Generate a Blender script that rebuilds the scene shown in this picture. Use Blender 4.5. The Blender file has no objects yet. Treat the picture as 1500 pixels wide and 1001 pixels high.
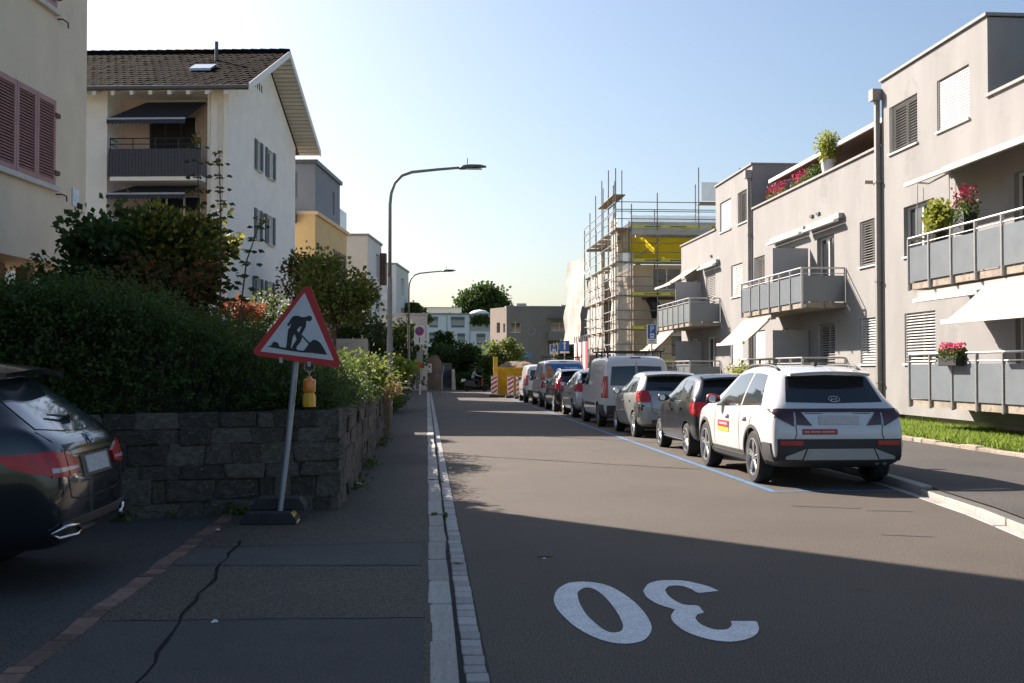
import bpy, bmesh, math, random
import numpy as np
from mathutils import Vector, Matrix, noise
from mathutils.bvhtree import BVHTree

# ------------------------------------------------------------------ camera, sky, sun, exposure
SC = bpy.context.scene
F = 1667.0                      # focal length in pixels of the 1500 px wide photograph (40 mm)
CAMZ = 1.58
YAW, PITCH = math.atan(125 / F), math.atan(40 / F)
cam_d = bpy.data.cameras.new('camera')
cam = bpy.data.objects.new('camera', cam_d)
SC.collection.objects.link(cam)
cam.location = (0, 0, CAMZ)
cam.rotation_euler = (math.pi / 2 + PITCH, 0, -YAW)
cam_d.lens = 36.0 * F / 1500
cam_d.sensor_width = 36.0
cam_d.clip_end = 3000
SC.camera = cam

SUN_AZ, SUN_EL = math.radians(-40.5), math.radians(33)     # azimuth from +Y towards +X
w = bpy.data.worlds.new('World'); SC.world = w; w.use_nodes = True
nt = w.node_tree
sky = nt.nodes.new('ShaderNodeTexSky'); sky.sky_type = 'NISHITA'; sky.sun_disc = False
sky.sun_elevation = SUN_EL; sky.sun_rotation = SUN_AZ
sky.air_density = 1.1; sky.dust_density = 3.0; sky.ozone_density = 2.6; sky.altitude = 400
nt.nodes['Background'].inputs[1].default_value = 0.053
nt.links.new(sky.outputs[0], nt.nodes['Background'].inputs[0])

sl = bpy.data.lights.new('sun', 'SUN'); sl.energy = 4.6; sl.angle = math.radians(0.53); sl.color = (1, .87, .76)
sun = bpy.data.objects.new('sun', sl); SC.collection.objects.link(sun)
sd = Vector((math.sin(SUN_AZ) * math.cos(SUN_EL), math.cos(SUN_AZ) * math.cos(SUN_EL), math.sin(SUN_EL)))
sun.rotation_euler = sd.to_track_quat('Z', 'Y').to_euler()
sun.location = (-20, 20, 40)
SC.view_settings.view_transform = 'Standard'; SC.view_settings.look = 'None'
SC.view_settings.gamma = 1.0; SC.view_settings.use_curve_mapping = False
SC.view_settings.exposure = 1.6

# ------------------------------------------------------------------ helpers
R = random.Random(11)
COL = SC.collection
RM = (Matrix.Rotation(-YAW, 3, 'Z') @ Matrix.Rotation(math.pi / 2 + PITCH, 3, 'X'))

def ray(px, py):
    return RM @ Vector(((px - 750) / F, -(py - 500.5) / F, -1.0))

def at(px, py, Y=None, X=None, Z=None):
    """point of the place seen at a pixel, its distance given by the plane it lies on"""
    d = ray(px, py); o = Vector((0, 0, CAMZ))
    t = Y / d.y if Y is not None else X / d.x if X is not None else (Z - CAMZ) / d.z
    return o + d * t

def zat(py, Y, px=750): return at(px, py, Y=Y).z

MATS = {}
def mat(name, col, rough=.6, var=.12, scale=4.0, metal=0, bump=0, bscale=60, coat=0, spec=.5, rnd=0, speck=0, stain=None, stretch=None, alpha=None):
    if name in MATS: return MATS[name]
    m = bpy.data.materials.new(name); m.use_nodes = True
    n = m.node_tree.nodes; l = m.node_tree.links; b = n['Principled BSDF']
    tc = n.new('ShaderNodeTexCoord'); src = tc.outputs['Object']
    if stretch:
        mp = n.new('ShaderNodeMapping'); mp.inputs['Scale'].default_value = stretch; l.new(src, mp.inputs[0]); src = mp.outputs[0]
    no = n.new('ShaderNodeTexNoise'); no.inputs['Scale'].default_value = scale; no.inputs['Detail'].default_value = 7; no.inputs['Roughness'].default_value = .62
    l.new(src, no.inputs['Vector'])
    mr = n.new('ShaderNodeMapRange'); mr.inputs[1].default_value = .3; mr.inputs[2].default_value = .7
    mr.inputs[3].default_value = 1 - var; mr.inputs[4].default_value = 1 + var
    l.new(no.outputs['Fac'], mr.inputs[0]); val = mr.outputs[0]
    def mul(a, bb):
        k = n.new('ShaderNodeMath'); k.operation = 'MULTIPLY'; l.new(a, k.inputs[0]); l.new(bb, k.inputs[1]); return k.outputs[0]
    if speck:
        n2 = n.new('ShaderNodeTexNoise'); n2.inputs['Scale'].default_value = 95; n2.inputs['Detail'].default_value = 3
        l.new(tc.outputs['Object'], n2.inputs['Vector'])
        m2 = n.new('ShaderNodeMapRange'); m2.inputs[1].default_value = .40; m2.inputs[2].default_value = .62; m2.inputs[3].default_value = 1 - speck; m2.inputs[4].default_value = 1 + speck
        l.new(n2.outputs['Fac'], m2.inputs[0]); val = mul(val, m2.outputs[0])
    if rnd:
        oi = n.new('ShaderNodeObjectInfo'); m3 = n.new('ShaderNodeMapRange'); m3.inputs[3].default_value = 1 - rnd; m3.inputs[4].default_value = 1 + rnd
        l.new(oi.outputs['Random'], m3.inputs[0]); val = mul(val, m3.outputs[0])
    sc = n.new('ShaderNodeVectorMath'); sc.operation = 'SCALE'; sc.inputs[0].default_value = col[:3]; l.new(val, sc.inputs['Scale'])
    out = sc.outputs[0]
    if stain:                       # (colour, scale, threshold): lichen, dirt or patches with a shape of their own
        n4 = n.new('ShaderNodeTexNoise'); n4.inputs['Scale'].default_value = stain[1]; n4.inputs['Detail'].default_value = 8; n4.inputs['Roughness'].default_value = .7
        l.new(tc.outputs['Object'], n4.inputs['Vector'])
        m4 = n.new('ShaderNodeMapRange'); m4.inputs[1].default_value = stain[2]; m4.inputs[2].default_value = stain[2] + .07
        l.new(n4.outputs['Fac'], m4.inputs[0])
        mx = n.new('ShaderNodeMix'); mx.data_type = 'RGBA'; l.new(m4.outputs[0], mx.inputs[0]); l.new(out, mx.inputs[6]); mx.inputs[7].default_value = (*stain[0], 1)
        out = mx.outputs[2]
    l.new(out, b.inputs['Base Color'])
    b.inputs['Roughness'].default_value = rough; b.inputs['Metallic'].default_value = metal
    b.inputs['Specular IOR Level'].default_value = spec; b.inputs['Coat Weight'].default_value = coat
    if coat: b.inputs['Coat Roughness'].default_value = .04
    if alpha is not None: b.inputs['Alpha'].default_value = alpha
    if bump:
        nb = n.new('ShaderNodeTexNoise'); nb.inputs['Scale'].default_value = bscale; nb.inputs['Detail'].default_value = 5
        l.new(tc.outputs['Object'], nb.inputs['Vector'])
        bp = n.new('ShaderNodeBump'); bp.inputs['Strength'].default_value = bump; bp.inputs['Distance'].default_value = .02
        l.new(nb.outputs['Fac'], bp.inputs['Height']); l.new(bp.outputs[0], b.inputs['Normal'])
    MATS[name] = m; return m

def leafmat(name, c1, c2, transl=.35, rough=.55):
    if name in MATS: return MATS[name]
    m = bpy.data.materials.new(name); m.use_nodes = True
    n = m.node_tree.nodes; l = m.node_tree.links; b = n['Principled BSDF']
    g = n.new('ShaderNodeNewGeometry')
    mx = n.new('ShaderNodeMix'); mx.data_type = 'RGBA'; l.new(g.outputs['Random Per Island'], mx.inputs[0])
    mx.inputs[6].default_value = (*c1, 1); mx.inputs[7].default_value = (*c2, 1)
    l.new(mx.outputs[2], b.inputs['Base Color']); b.inputs['Roughness'].default_value = rough
    b.inputs['Specular IOR Level'].default_value = .3
    t = n.new('ShaderNodeBsdfTranslucent'); l.new(mx.outputs[2], t.inputs[0])
    s = n.new('ShaderNodeMixShader'); s.inputs[0].default_value = transl
    l.new(b.outputs[0], s.inputs[1]); l.new(t.outputs[0], s.inputs[2]); l.new(s.outputs[0], n['Material Output'].inputs[0])
    MATS[name] = m; return m

MW = {}                              # world matrix of every root, by object name
def thing(name, label, cat, loc=(0, 0, 0), rotz=0, group=None):
    o = bpy.data.objects.new(name, None); COL.objects.link(o); o.empty_display_size = .2
    o.location = loc; o.rotation_euler = (0, 0, rotz)
    o['label'] = label; o['category'] = cat
    if group: o['group'] = group
    MW[o.name] = Matrix.Translation(Vector(loc)) @ Matrix.Rotation(rotz, 4, 'Z')
    return o
def tag(o, label, cat, group=None):
    o['label'] = label; o['category'] = cat
    if group: o['group'] = group
    return o
def struct(o): o['kind'] = 'structure'; return o
def stuff(o): o['kind'] = 'stuff'; return o

class MB:
    """collects shapes and links them as ONE mesh object"""
    def __init__(s): s.v = []; s.f = []
    def add(s, vs, fs):
        k = len(s.v); s.v += [tuple(p) for p in vs]; s.f += [tuple(i + k for i in f) for f in fs]; return s
    def box(s, c, d, rot=None):
        x, y, z = d[0] / 2, d[1] / 2, d[2] / 2
        P = [Vector(p) for p in ((-x, -y, -z), (x, -y, -z), (x, y, -z), (-x, y, -z), (-x, -y, z), (x, -y, z), (x, y, z), (-x, y, z))]
        if rot is not None: P = [rot @ p for p in P]
        c = Vector(c)
        return s.add([p + c for p in P], [(3, 2, 1, 0), (4, 5, 6, 7), (0, 1, 5, 4), (1, 2, 6, 5), (2, 3, 7, 6), (3, 0, 4, 7)])
    def b2(s, x0, x1, y0, y1, z0, z1): return s.box(((x0 + x1) / 2, (y0 + y1) / 2, (z0 + z1) / 2), (abs(x1 - x0), abs(y1 - y0), abs(z1 - z0)))
    def tube(s, pts, r, seg=8, caps=True):
        pts = [Vector(p) for p in pts]; n = len(pts)
        rs = r if isinstance(r, (list, tuple)) else [r] * n
        V = []; Fc = []; up = None
        for i, p in enumerate(pts):
            d = (pts[min(i + 1, n - 1)] - pts[max(i - 1, 0)]).normalized()
            if up is None: up = Vector((0, 0, 1)) if abs(d.z) < .9 else Vector((1, 0, 0))
            a = d.cross(up).normalized(); b = a.cross(d).normalized(); up = b
            for k in range(seg):
                t = 2 * math.pi * k / seg
                V.append(p + (a * math.cos(t) + b * math.sin(t)) * rs[i])
        for i in range(n - 1):
            for k in range(seg):
                Fc.append((i * seg + k, i * seg + (k + 1) % seg, (i + 1) * seg + (k + 1) % seg, (i + 1) * seg + k))
        if caps: Fc.append(tuple(range(seg))[::-1]); Fc.append(tuple((n - 1) * seg + k for k in range(seg)))
        return s.add(V, Fc)
    def lathe(s, prof, c=(0, 0, 0), axis='Z', seg=24):
        V = []; Fc = []; n = len(prof); c = Vector(c)
        for r, h in prof:
            for k in range(seg):
                t = 2 * math.pi * k / seg; a, b = r * math.cos(t), r * math.sin(t)
                V.append(c + Vector((a, b, h) if axis == 'Z' else (h, a, b) if axis == 'X' else (b, h, a)))
        for i in range(n - 1):
            for k in range(seg):
                Fc.append((i * seg + k, i * seg + (k + 1) % seg, (i + 1) * seg + (k + 1) % seg, (i + 1) * seg + k))
        return s.add(V, Fc)
    def prism(s, poly, off):
        """polygon of 3D points pushed along off"""
        P = [Vector(p) for p in poly]; n = len(P); off = Vector(off)
        return s.add(P + [p + off for p in P], [tuple(range(n))[::-1], tuple(range(n, 2 * n))] + [(i, (i + 1) % n, n + (i + 1) % n, n + i) for i in range(n)])
    def pbox(s, pl, a0, a1, b0, b1, d0, d1):
        return s.add([pl(a, b, d) for d in (d0, d1) for a, b in ((a0, b0), (a1, b0), (a1, b1), (a0, b1))],
                     [(0, 1, 2, 3), (7, 6, 5, 4), (0, 4, 5, 1), (1, 5, 6, 2), (2, 6, 7, 3), (3, 7, 4, 0)])
    def build(s, name, m, parent=None, smooth=False, world=False, bevel=0, angle=None):
        me = bpy.data.meshes.new(name)
        vs = s.v
        if world and parent is not None:
            inv = MW[root_of(parent).name].inverted(); vs = [inv @ Vector(p) for p in vs]
        me.from_pydata([tuple(p) for p in vs], [], s.f)
        if bevel or True:
            bm = bmesh.new(); bm.from_mesh(me)
            if bevel:
                bmesh.ops.remove_doubles(bm, verts=bm.verts, dist=1e-5)
                ed = [e for e in bm.edges if len(e.link_faces) == 2 and e.calc_face_angle(0) > .5]
                bmesh.ops.bevel(bm, geom=ed, offset=bevel, segments=1, affect='EDGES', clamp_overlap=True)
            bmesh.ops.recalc_face_normals(bm, faces=bm.faces)
            bm.to_mesh(me); bm.free()
        return link(name, me, m, parent, smooth, angle)

def root_of(o):
    while o.parent is not None: o = o.parent
    return o
def link(name, me, m, parent=None, smooth=False, angle=None):
    if m is not None and not me.materials: me.materials.append(m)
    if smooth:
        me.polygons.foreach_set('use_smooth', [True] * len(me.polygons))
        if angle: me.set_sharp_from_angle(angle=math.radians(angle))
    o = bpy.data.objects.new(name, me); COL.objects.link(o); o.parent = parent
    return o

def plane(o, u, n):
    o, u, n = Vector(o), Vector(u).normalized(), Vector(n).normalized()
    return lambda a, b, d=0.0: o + u * a + Vector((0, 0, b)) + n * d

def facade(mb, pl, a0, a1, b0, b1, holes, depth):
    """rectangular wall face with recessed openings; reveals go back by depth"""
    A = sorted({a0, a1, *[h[0] for h in holes], *[h[1] for h in holes]}); B = sorted({b0, b1, *[h[2] for h in holes], *[h[3] for h in holes]})
    for i in range(len(A) - 1):
        for j in range(len(B) - 1):
            am, bm_ = (A[i] + A[i + 1]) / 2, (B[j] + B[j + 1]) / 2
            if any(h[0] < am < h[1] and h[2] < bm_ < h[3] for h in holes): continue
            mb.add([pl(A[i], B[j]), pl(A[i + 1], B[j]), pl(A[i + 1], B[j + 1]), pl(A[i], B[j + 1])], [(0, 1, 2, 3)])
    for h in holes:
        c = [(h[0], h[2]), (h[1], h[2]), (h[1], h[3]), (h[0], h[3])]
        for k in range(4):
            p, q = c[k], c[(k + 1) % 4]
            mb.add([pl(*p), pl(*q), pl(*q, -depth), pl(*p, -depth)], [(0, 1, 2, 3)])

def window(root, pl, h, depth, frame_m, glass_m, sill_m=None, mull=1, blind=None, blind_m=None, cover=1.0, sill_out=.05, fw=.06):
    """one window in an opening: frame, panes, sill and, if it has one, a venetian blind"""
    a0, a1, b0, b1 = h; d = -depth
    f = MB()
    f.pbox(pl, a0 + .003, a0 + fw, b0 + .003, b1 - .003, d - .05, d + .02); f.pbox(pl, a1 - fw, a1 - .003, b0 + .003, b1 - .003, d - .05, d + .02)
    f.pbox(pl, a0 + fw, a1 - fw, b0 + .003, b0 + fw, d - .05, d + .018); f.pbox(pl, a0 + fw, a1 - fw, b1 - fw, b1 - .003, d - .05, d + .018)
    for k in range(1, mull + 1):
        c = a0 + (a1 - a0) * k / (mull + 1); f.pbox(pl, c - fw * .6, c + fw * .6, b0 + fw, b1 - fw, d - .05, d + .016)
    fo = f.build('window', frame_m, root, world=True)
    for k in range(mull + 1):
        e0 = a0 + (a1 - a0) * k / (mull + 1); e1 = a0 + (a1 - a0) * (k + 1) / (mull + 1)
        MB().pbox(pl, e0 + fw * .6, e1 - fw * .6, b0 + fw, b1 - fw, d - .03, d - .02).build('pane', glass_m, fo, world=True)
    if sill_m: MB().pbox(pl, a0 - .04, a1 + .04, b0 - .05, b0 - .004, -.01, sill_out).build('sill', sill_m, fo, world=True)
    if blind is not None:
        s = MB(); z = b1 - .05; zb = b1 - (b1 - b0 - .03) * cover
        t = blind; hw = .036
        while z > zb:
            dz, dd = hw * math.sin(t), hw * math.cos(t); dm = d + .075
            s.add([pl(a0 + .03, z - dz, dm + dd), pl(a1 - .03, z - dz, dm + dd), pl(a1 - .03, z + dz, dm - dd), pl(a0 + .03, z + dz, dm - dd),
                   pl(a0 + .03, z - dz + .005, dm + dd), pl(a1 - .03, z - dz + .005, dm + dd), pl(a1 - .03, z + dz + .005, dm - dd), pl(a0 + .03, z + dz + .005, dm - dd)],
                  [(0, 1, 2, 3), (7, 6, 5, 4), (0, 4, 5, 1), (2, 6, 7, 3)])
            z -= .072
        stuff(s.build('blind_slats', blind_m, fo, world=True))
        for e in (a0 + .012, a1 - .028): MB().pbox(pl, e, e + .016, b0, b1, d + .04, d + .11).build('blind_rail', frame_m, fo, world=True)
    return fo

def fill(loops, z=0):
    """flat polygon with holes, 2D loops -> verts, tris"""
    bm = bmesh.new(); ed = []
    for lp in loops:
        vs = [bm.verts.new((p[0], p[1], z)) for p in lp]
        ed += [bm.edges.new((vs[i], vs[(i + 1) % len(vs)])) for i in range(len(vs))]
    bmesh.ops.triangle_fill(bm, use_beauty=True, use_dissolve=False, edges=ed)
    bm.verts.index_update()
    V = [v.co.copy() for v in bm.verts]; T = [tuple(v.index for v in f.verts) for f in bm.faces]; bm.free()
    return V, T

def text(s, size, m, parent, M, name='lettering', ext=.002):
    c = bpy.data.curves.new('t', 'FONT'); c.body = s; c.size = size; c.extrude = ext; c.align_x = 'CENTER'; c.align_y = 'CENTER'
    o = bpy.data.objects.new('t', c); COL.objects.link(o)
    dg = bpy.context.evaluated_depsgraph_get(); me = bpy.data.meshes.new_from_object(o.evaluated_get(dg))
    bpy.data.objects.remove(o); me.transform(M); me.materials.clear()
    return link(name, me, m, parent)

def fast_mesh(name, V, Q, m, parent=None, n=4):
    """V (N,3) array, Q (M,n) array"""
    me = bpy.data.meshes.new(name); V = np.asarray(V, np.float32); Q = np.asarray(Q, np.int32)
    me.vertices.add(len(V)); me.vertices.foreach_set('co', V.ravel())
    me.loops.add(Q.size); me.loops.foreach_set('vertex_index', Q.ravel())
    me.polygons.add(len(Q)); me.polygons.foreach_set('loop_start', np.arange(0, Q.size, n, dtype=np.int32))
    me.update(calc_edges=True); me.validate()
    return link(name, me, m, parent)

NR = np.random.default_rng(5)
def unit(a): return a / np.maximum(np.linalg.norm(a, axis=-1, keepdims=True), 1e-6)
def leaves(name, P, D, S, m, parent=None, wr=.42, fold=.25):
    """one diamond leaf per point P, pointing along D, S long"""
    N = len(P); P = np.asarray(P, float); D = unit(np.asarray(D, float)); S = np.broadcast_to(np.asarray(S, float), (N,))[:, None]
    side = unit(np.cross(D, NR.normal(size=(N, 3)))); nrm = np.cross(D, side)
    a = P; b = P + D * S * .5 + side * S * wr + nrm * S * fold * .3; c = P + D * S - nrm * S * fold * .4; d = P + D * S * .5 - side * S * wr + nrm * S * fold * .3
    V = np.stack([a, b, c, d], 1).reshape(-1, 3)
    return fast_mesh(name, V, np.arange(N * 4).reshape(N, 4), m, parent)

def crown_points(c, rad, ncl, nl, clump=.3, hollow=.55, flat=.8):
    """clumps spread near the outside of an ellipsoid, leaves spread in each clump"""
    c = np.asarray(c, float); rad = np.asarray(rad, float)
    u = unit(NR.normal(size=(ncl, 3))); r = hollow + (1.08 - hollow) * NR.random((ncl, 1)) ** .6
    C = c + u * r * rad
    q = NR.normal(size=(ncl, nl, 3)) * (clump * rad.mean() * (.6 + .8 * NR.random((ncl, 1, 1))) * .5) * np.array([1, 1, flat])
    P = (C[:, None, :] + q).reshape(-1, 3)
    D = unit(q.reshape(-1, 3) * 1.2 + np.repeat(u, nl, 0) * .12 + NR.normal(size=(ncl * nl, 3)) * .1 + np.array([0, 0, -.06]))
    return P, D, C

def tree(name, label, base, trunk_h, c, rad, leaf, m, bark, ncl=60, nl=60, cat='tree', group=None, tr=.12, clump=.34, extra=None):
    t = thing(name, label, cat, base, 0, group); b = Vector(base); c = Vector(c) - b
    P, D, C = crown_points(c, rad, ncl, nl, clump)
    tb = MB(); top = Vector((c.x, c.y, c.z - rad[2] * .3))
    tb.tube([(0, 0, -.1), (top.x * .3 + tr * .3, top.y * .3, top.z * .35), (top.x * .7, top.y * .7 + tr * .4, top.z * .7), top], [tr * 1.25, tr, tr * .8, tr * .5], 8)
    for k in range(0, ncl, max(1, ncl // 14)):
        e = Vector(C[k]); s = Vector((top.x, top.y, top.z)) * (.55 + .4 * R.random()); mid = s.lerp(e, .5) + Vector((0, 0, rad[2] * .1))
        tb.tube([s, mid, e], [tr * .38, tr * .25, tr * .08], 5)
    tb.build('trunk', bark, t, smooth=True)
    leaves('crown', P, D, leaf * (.7 + .6 * NR.random(len(P))), m, t)
    if extra:
        k = NR.choice(len(P), extra[0], replace=False)
        stuff(leaves(extra[3], P[k] + NR.normal(size=(extra[0], 3)) * leaf * .6, NR.normal(size=(extra[0], 3)), extra[1], extra[2], t, wr=.5))
    return t
# ------------------------------------------------------------------ materials
ASPH = mat('asphalt_road', (.079, .065, .052), .85, .18, .45, speck=.75, bump=.5, bscale=220, stain=((.068, .055, .044), .9, .58))
ASPH2 = mat('asphalt_pavement', (.056, .052, .048), .88, .22, .5, speck=.65, bump=.4, bscale=200, stain=((.05, .048, .046), .7, .57))
ASPH3 = mat('asphalt_patch', (.078, .075, .073), .9, .15, 1.5, speck=.5, bump=.4, bscale=200)
TAR = mat('tar_seam', (.016, .016, .017), .95, .2, 8, spec=.1)
KERB = mat('kerb_granite', (.36, .35, .32), .8, .22, 3, speck=.35, rnd=.18, bump=.3, bscale=90, stain=((.17, .17, .15), 3.0, .58))
SETT = mat('gutter_sett', (.34, .335, .325), .75, .18, 5, speck=.3, rnd=.2, bump=.3, bscale=90)
BRICK = mat('brick_sett', (.17, .105, .08), .85, .3, 3, speck=.3, rnd=.45, bump=.3)
SOIL = mat('soil', (.07, .05, .035), .95, .35, 6, bump=.6, bscale=30)
GRASSG = mat('grass_ground', (.06, .085, .03), .95, .3, 2, bump=.5)
STONE = mat('wall_stone', (.085, .073, .058), .92, .55, 5, speck=.4, rnd=.5, bump=1.0, bscale=22, stain=((.26, .24, .21), 9, .585))
STONE2 = mat('wall_mortar', (.075, .066, .055), .95, .3, 8, bump=.6, bscale=40)
PAINTW = mat('road_paint_white', (.66, .68, .68), .7, .12, 5, speck=.22, stain=((.40, .40, .39), 9, .66))
PAINTB = mat('road_paint_blue', (.055, .16, .31), .7, .25, 5, speck=.3, stain=((.12, .14, .16), 4, .60))
GALV = mat('galvanised_steel', (.36, .38, .40), .45, .15, 6, metal=.6)
DGREY = mat('dark_grey_metal', (.10, .105, .115), .5, .1, 5, metal=.2)
LAMPG = mat('lamp_post_grey', (.20, .205, .21), .55, .12, 5, metal=.25)
BLACK = mat('black_plastic', (.018, .018, .02), .55, .2, 10)
GLASS = mat('window_glass', (.03, .035, .04), .06, .1, 1, spec=.8)
WHITE = mat('white_paint', (.72, .72, .70), .55, .06, 6)
STEEL = mat('stainless_rail', (.46, .46, .46), .35, .1, 8, metal=.7)

def sheet(name, pts, z, m, parent=None, kind=True):
    P = [(p[0], p[1], p[2] if len(p) > 2 else z) for p in pts]
    mb = MB(); mb.add(P, [tuple(range(len(P)))])
    o = mb.build(name, m, parent)
    if kind and parent is None: struct(o)
    return o

# ------------------------------------------------------------------ ground, road, pavements
sheet('ground', [(-900, -300), (900, -300), (900, 1500), (-900, 1500)], -.06, GRASSG)
road = sheet('road', [(.10, -10), (5.0, -10), (5.0, 3), (5.6, 9), (6.10, 11.8), (6.47, 15.2), (6.5, 20), (6.5, 76), (60, 77.5), (60, 84), (-60, 84), (-60, 77), (.10, 77)], 0, ASPH)
KX = [(4.8, 3), (5.45, 9), (5.95, 11.8), (6.32, 15.2), (6.37, 20), (6.37, 76)]          # face of the right kerb
def kx(y):
    for (x0, y0), (x1, y1) in zip(KX, KX[1:]):
        if y <= y1: return x0 + (x1 - x0) * (y - y0) / (y1 - y0)
    return KX[-1][0]
rp = sheet('right_pavement', [(kx(y) + .12, y, .10) for y in (3, 9, 11.8, 15.2, 20, 76)] + [(9.72, 76, .13), (9.72, 3, .13)], .1, ASPH2)
lp = sheet('left_pavement', [(-1.95, -10), (.035, -10), (.035, 77), (-1.6, 77), (-1.02, 27), (-1.02, 12.5), (-1.95, 12.2)], .08, ASPH)
dr = sheet('driveway', [(-25, -10, .14), (-2.075, -10, .081), (-2.075, 12.6, .081), (-25, 12.6, .16)], .1, ASPH2)
# repair patches, seams
sheet('repair_patch', [(-1.93, 8.9), (-.05, 8.75), (-.03, 9.9), (-1.2, 10.1), (-1.3, 9.7), (-1.92, 9.75)], .0835, ASPH3, lp)
sheet('repair_patch', [(-1.93, 4.0), (.0, 4.0), (-.02, 6.9), (-1.05, 7.0), (-1.93, 6.95)], .0835, mat('asphalt_patch_dark', (.058, .055, .054), .9, .15, 2, speck=.5, bump=.4, bscale=200), lp)
def seam(pts, wd, z, parent, m=TAR):
    mb = MB(); V = []
    for i, p in enumerate(pts):
        a = Vector(pts[max(i - 1, 0)]); b = Vector(pts[min(i + 1, len(pts) - 1)]); d = (b - a).normalized(); nn = Vector((-d.y, d.x)) * wd * (.6 + .8 * R.random()) / 2
        V += [(p[0] + nn.x, p[1] + nn.y, z), (p[0] - nn.x, p[1] - nn.y, z)]
    mb.add(V, [(2 * i, 2 * i + 1, 2 * i + 3, 2 * i + 2) for i in range(len(pts) - 1)])
    return mb.build('tar_seam', m, parent)
def wob(a, b, n, j): return [(a[0] + (b[0] - a[0]) * i / n + R.uniform(-j, j), a[1] + (b[1] - a[1]) * i / n + R.uniform(-j, j)) for i in range(n + 1)]
seam(wob((-1.62, 10.1), (-1.35, 5.0), 22, .025), .022, .0845, lp)
seam(wob((-1.93, 9.75), (-.03, 9.9), 10, .012), .016, .0845, lp)
seam(wob((-1.93, 6.95), (.0, 6.9), 10, .012), .016, .0845, lp)
seam(wob((-.9, 18.0), (.0, 18.1), 8, .015), .018, .0845, lp)
seam(wob((.5, 20.9), (4.3, 17.6), 26, .03), .035, .004, road)
seam(wob((2.2, 26.5), (4.4, 26.0), 12, .02), .03, .004, road)
seam(wob((4.2, 12.9), (4.9, 12.6), 8, .03), .10, .004, road, mat('oil_stain', (.07, .062, .055), .7, .3, 3))
seam(wob((4.9, 12.4), (5.35, 12.3), 6, .03), .07, .0042, road, MATS['oil_stain'])
seam(wob((4.3, 10.6), (4.75, 10.4), 6, .02), .04, .004, road, MATS['oil_stain'])
seam([(.93, 9.55), (.99, 9.54), (1.06, 9.56)], .03, .004, road)

def stone_mesh(name, jit, bev, seed):
    rr = random.Random(seed); bm = bmesh.new(); bmesh.ops.create_cube(bm, size=1.0)
    for v in bm.verts: v.co += Vector([rr.uniform(-jit, jit) for _ in range(3)])
    bmesh.ops.bevel(bm, geom=list(bm.edges), offset=bev, segments=1, affect='EDGES')
    me = bpy.data.meshes.new(name); bm.to_mesh(me); bm.free(); return me
def piece(name, me, parent, loc, scale, rotz=0, m=None):
    if m and not me.materials: me.materials.append(m)
    o = bpy.data.objects.new(name, me); COL.objects.link(o); o.parent = parent
    o.location = loc; o.scale = scale; o.rotation_euler = (0, 0, rotz); return o

# left kerb of long granite stones, gutter row of small setts
kb = struct(MB().b2(.045, .15, -10, 77, -.05, .07).build('left_kerb', mat('kerb_bed', (.09, .085, .08), .95)))
KM = [stone_mesh('kerb_stone', .035, .05, k) for k in range(4)]
y = 3.0
while y < 74:
    L = R.uniform(.8, 1.25) if y < 45 else 1.6
    piece('kerb_stone', R.choice(KM), kb, (.093 + R.uniform(-.006, .006), y + L / 2, .02 + R.uniform(-.004, .005)), (.145, L - .016, .13), R.uniform(-.008, .008), KERB); y += L
gt = struct(MB().b2(.17, .33, -10, 77, -.05, .0015).build('left_gutter', mat('gutter_bed', (.028, .026, .024), .95)))
SM = [stone_mesh('gutter_sett', .02, .045, 20 + k) for k in range(5)]
y = 3.6
for k in range(298):
    L = R.uniform(.15, .23)
    piece('gutter_sett', R.choice(SM), gt, (.258 + R.uniform(-.004, .004), y + L / 2, -.03 + R.uniform(-.002, .002)), (.116, L - .017, .08), R.uniform(-.015, .015), SETT); y += L
mb = MB()
while y < 76: mb.b2(.2, .316, y, y + .39, -.06, .008); y += .4
stuff(mb.build('gutter_sett', SETT, gt))
# setts between pavement and driveway
bs = struct(MB().b2(-2.075, -1.945, -10, 12.3, -.05, .079).build('sett_strip', mat('gutter_bed', (.028, .026, .024), .95)))
y = 3.2
BM_ = [stone_mesh('brick', .03, .045, 40 + k) for k in range(5)]
while y < 12.1:
    L = R.choice((.12, .12, .2, .24)); piece('brick', R.choice(BM_), bs, (-2.01 + R.uniform(-.012, .012), y + L / 2, .052 + R.uniform(-.003, .003)), (.128, L - .012, .07), R.uniform(-.05, .05), BRICK); y += L
# right kerb and its flat edging
rk = struct(MB().add([(kx(y) + d, y, z) for y in (3, 9, 11.8, 15.2, 20, 76) for d, z in ((.0, -.04), (.0, .085), (.13, .085), (.13, -.04))],
    [(i * 4 + k, i * 4 + k + 1, i * 4 + k + 5, i * 4 + k + 4) for i in range(5) for k in range(3)]).build('right_kerb', MATS['kerb_bed']))
y = 4.0
while y < 60:
    L = R.uniform(.8, 1.1) if y < 40 else 2
    a = math.atan2(kx(y + L) - kx(y), L)
    low = .035 if 10 < y < 13 else .0
    piece('kerb_stone', R.choice(KM), rk, ((kx(y) + kx(y + L)) / 2 + .06, y + L / 2, .045 - low), (.15, L - .012, .14), -a, KERB)
    piece('edging_stone', R.choice(SM), rk, ((kx(y) + kx(y + L)) / 2 - .085, y + L / 2, -.031), (.11, L - .012, .08), -a, SETT); y += L
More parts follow.
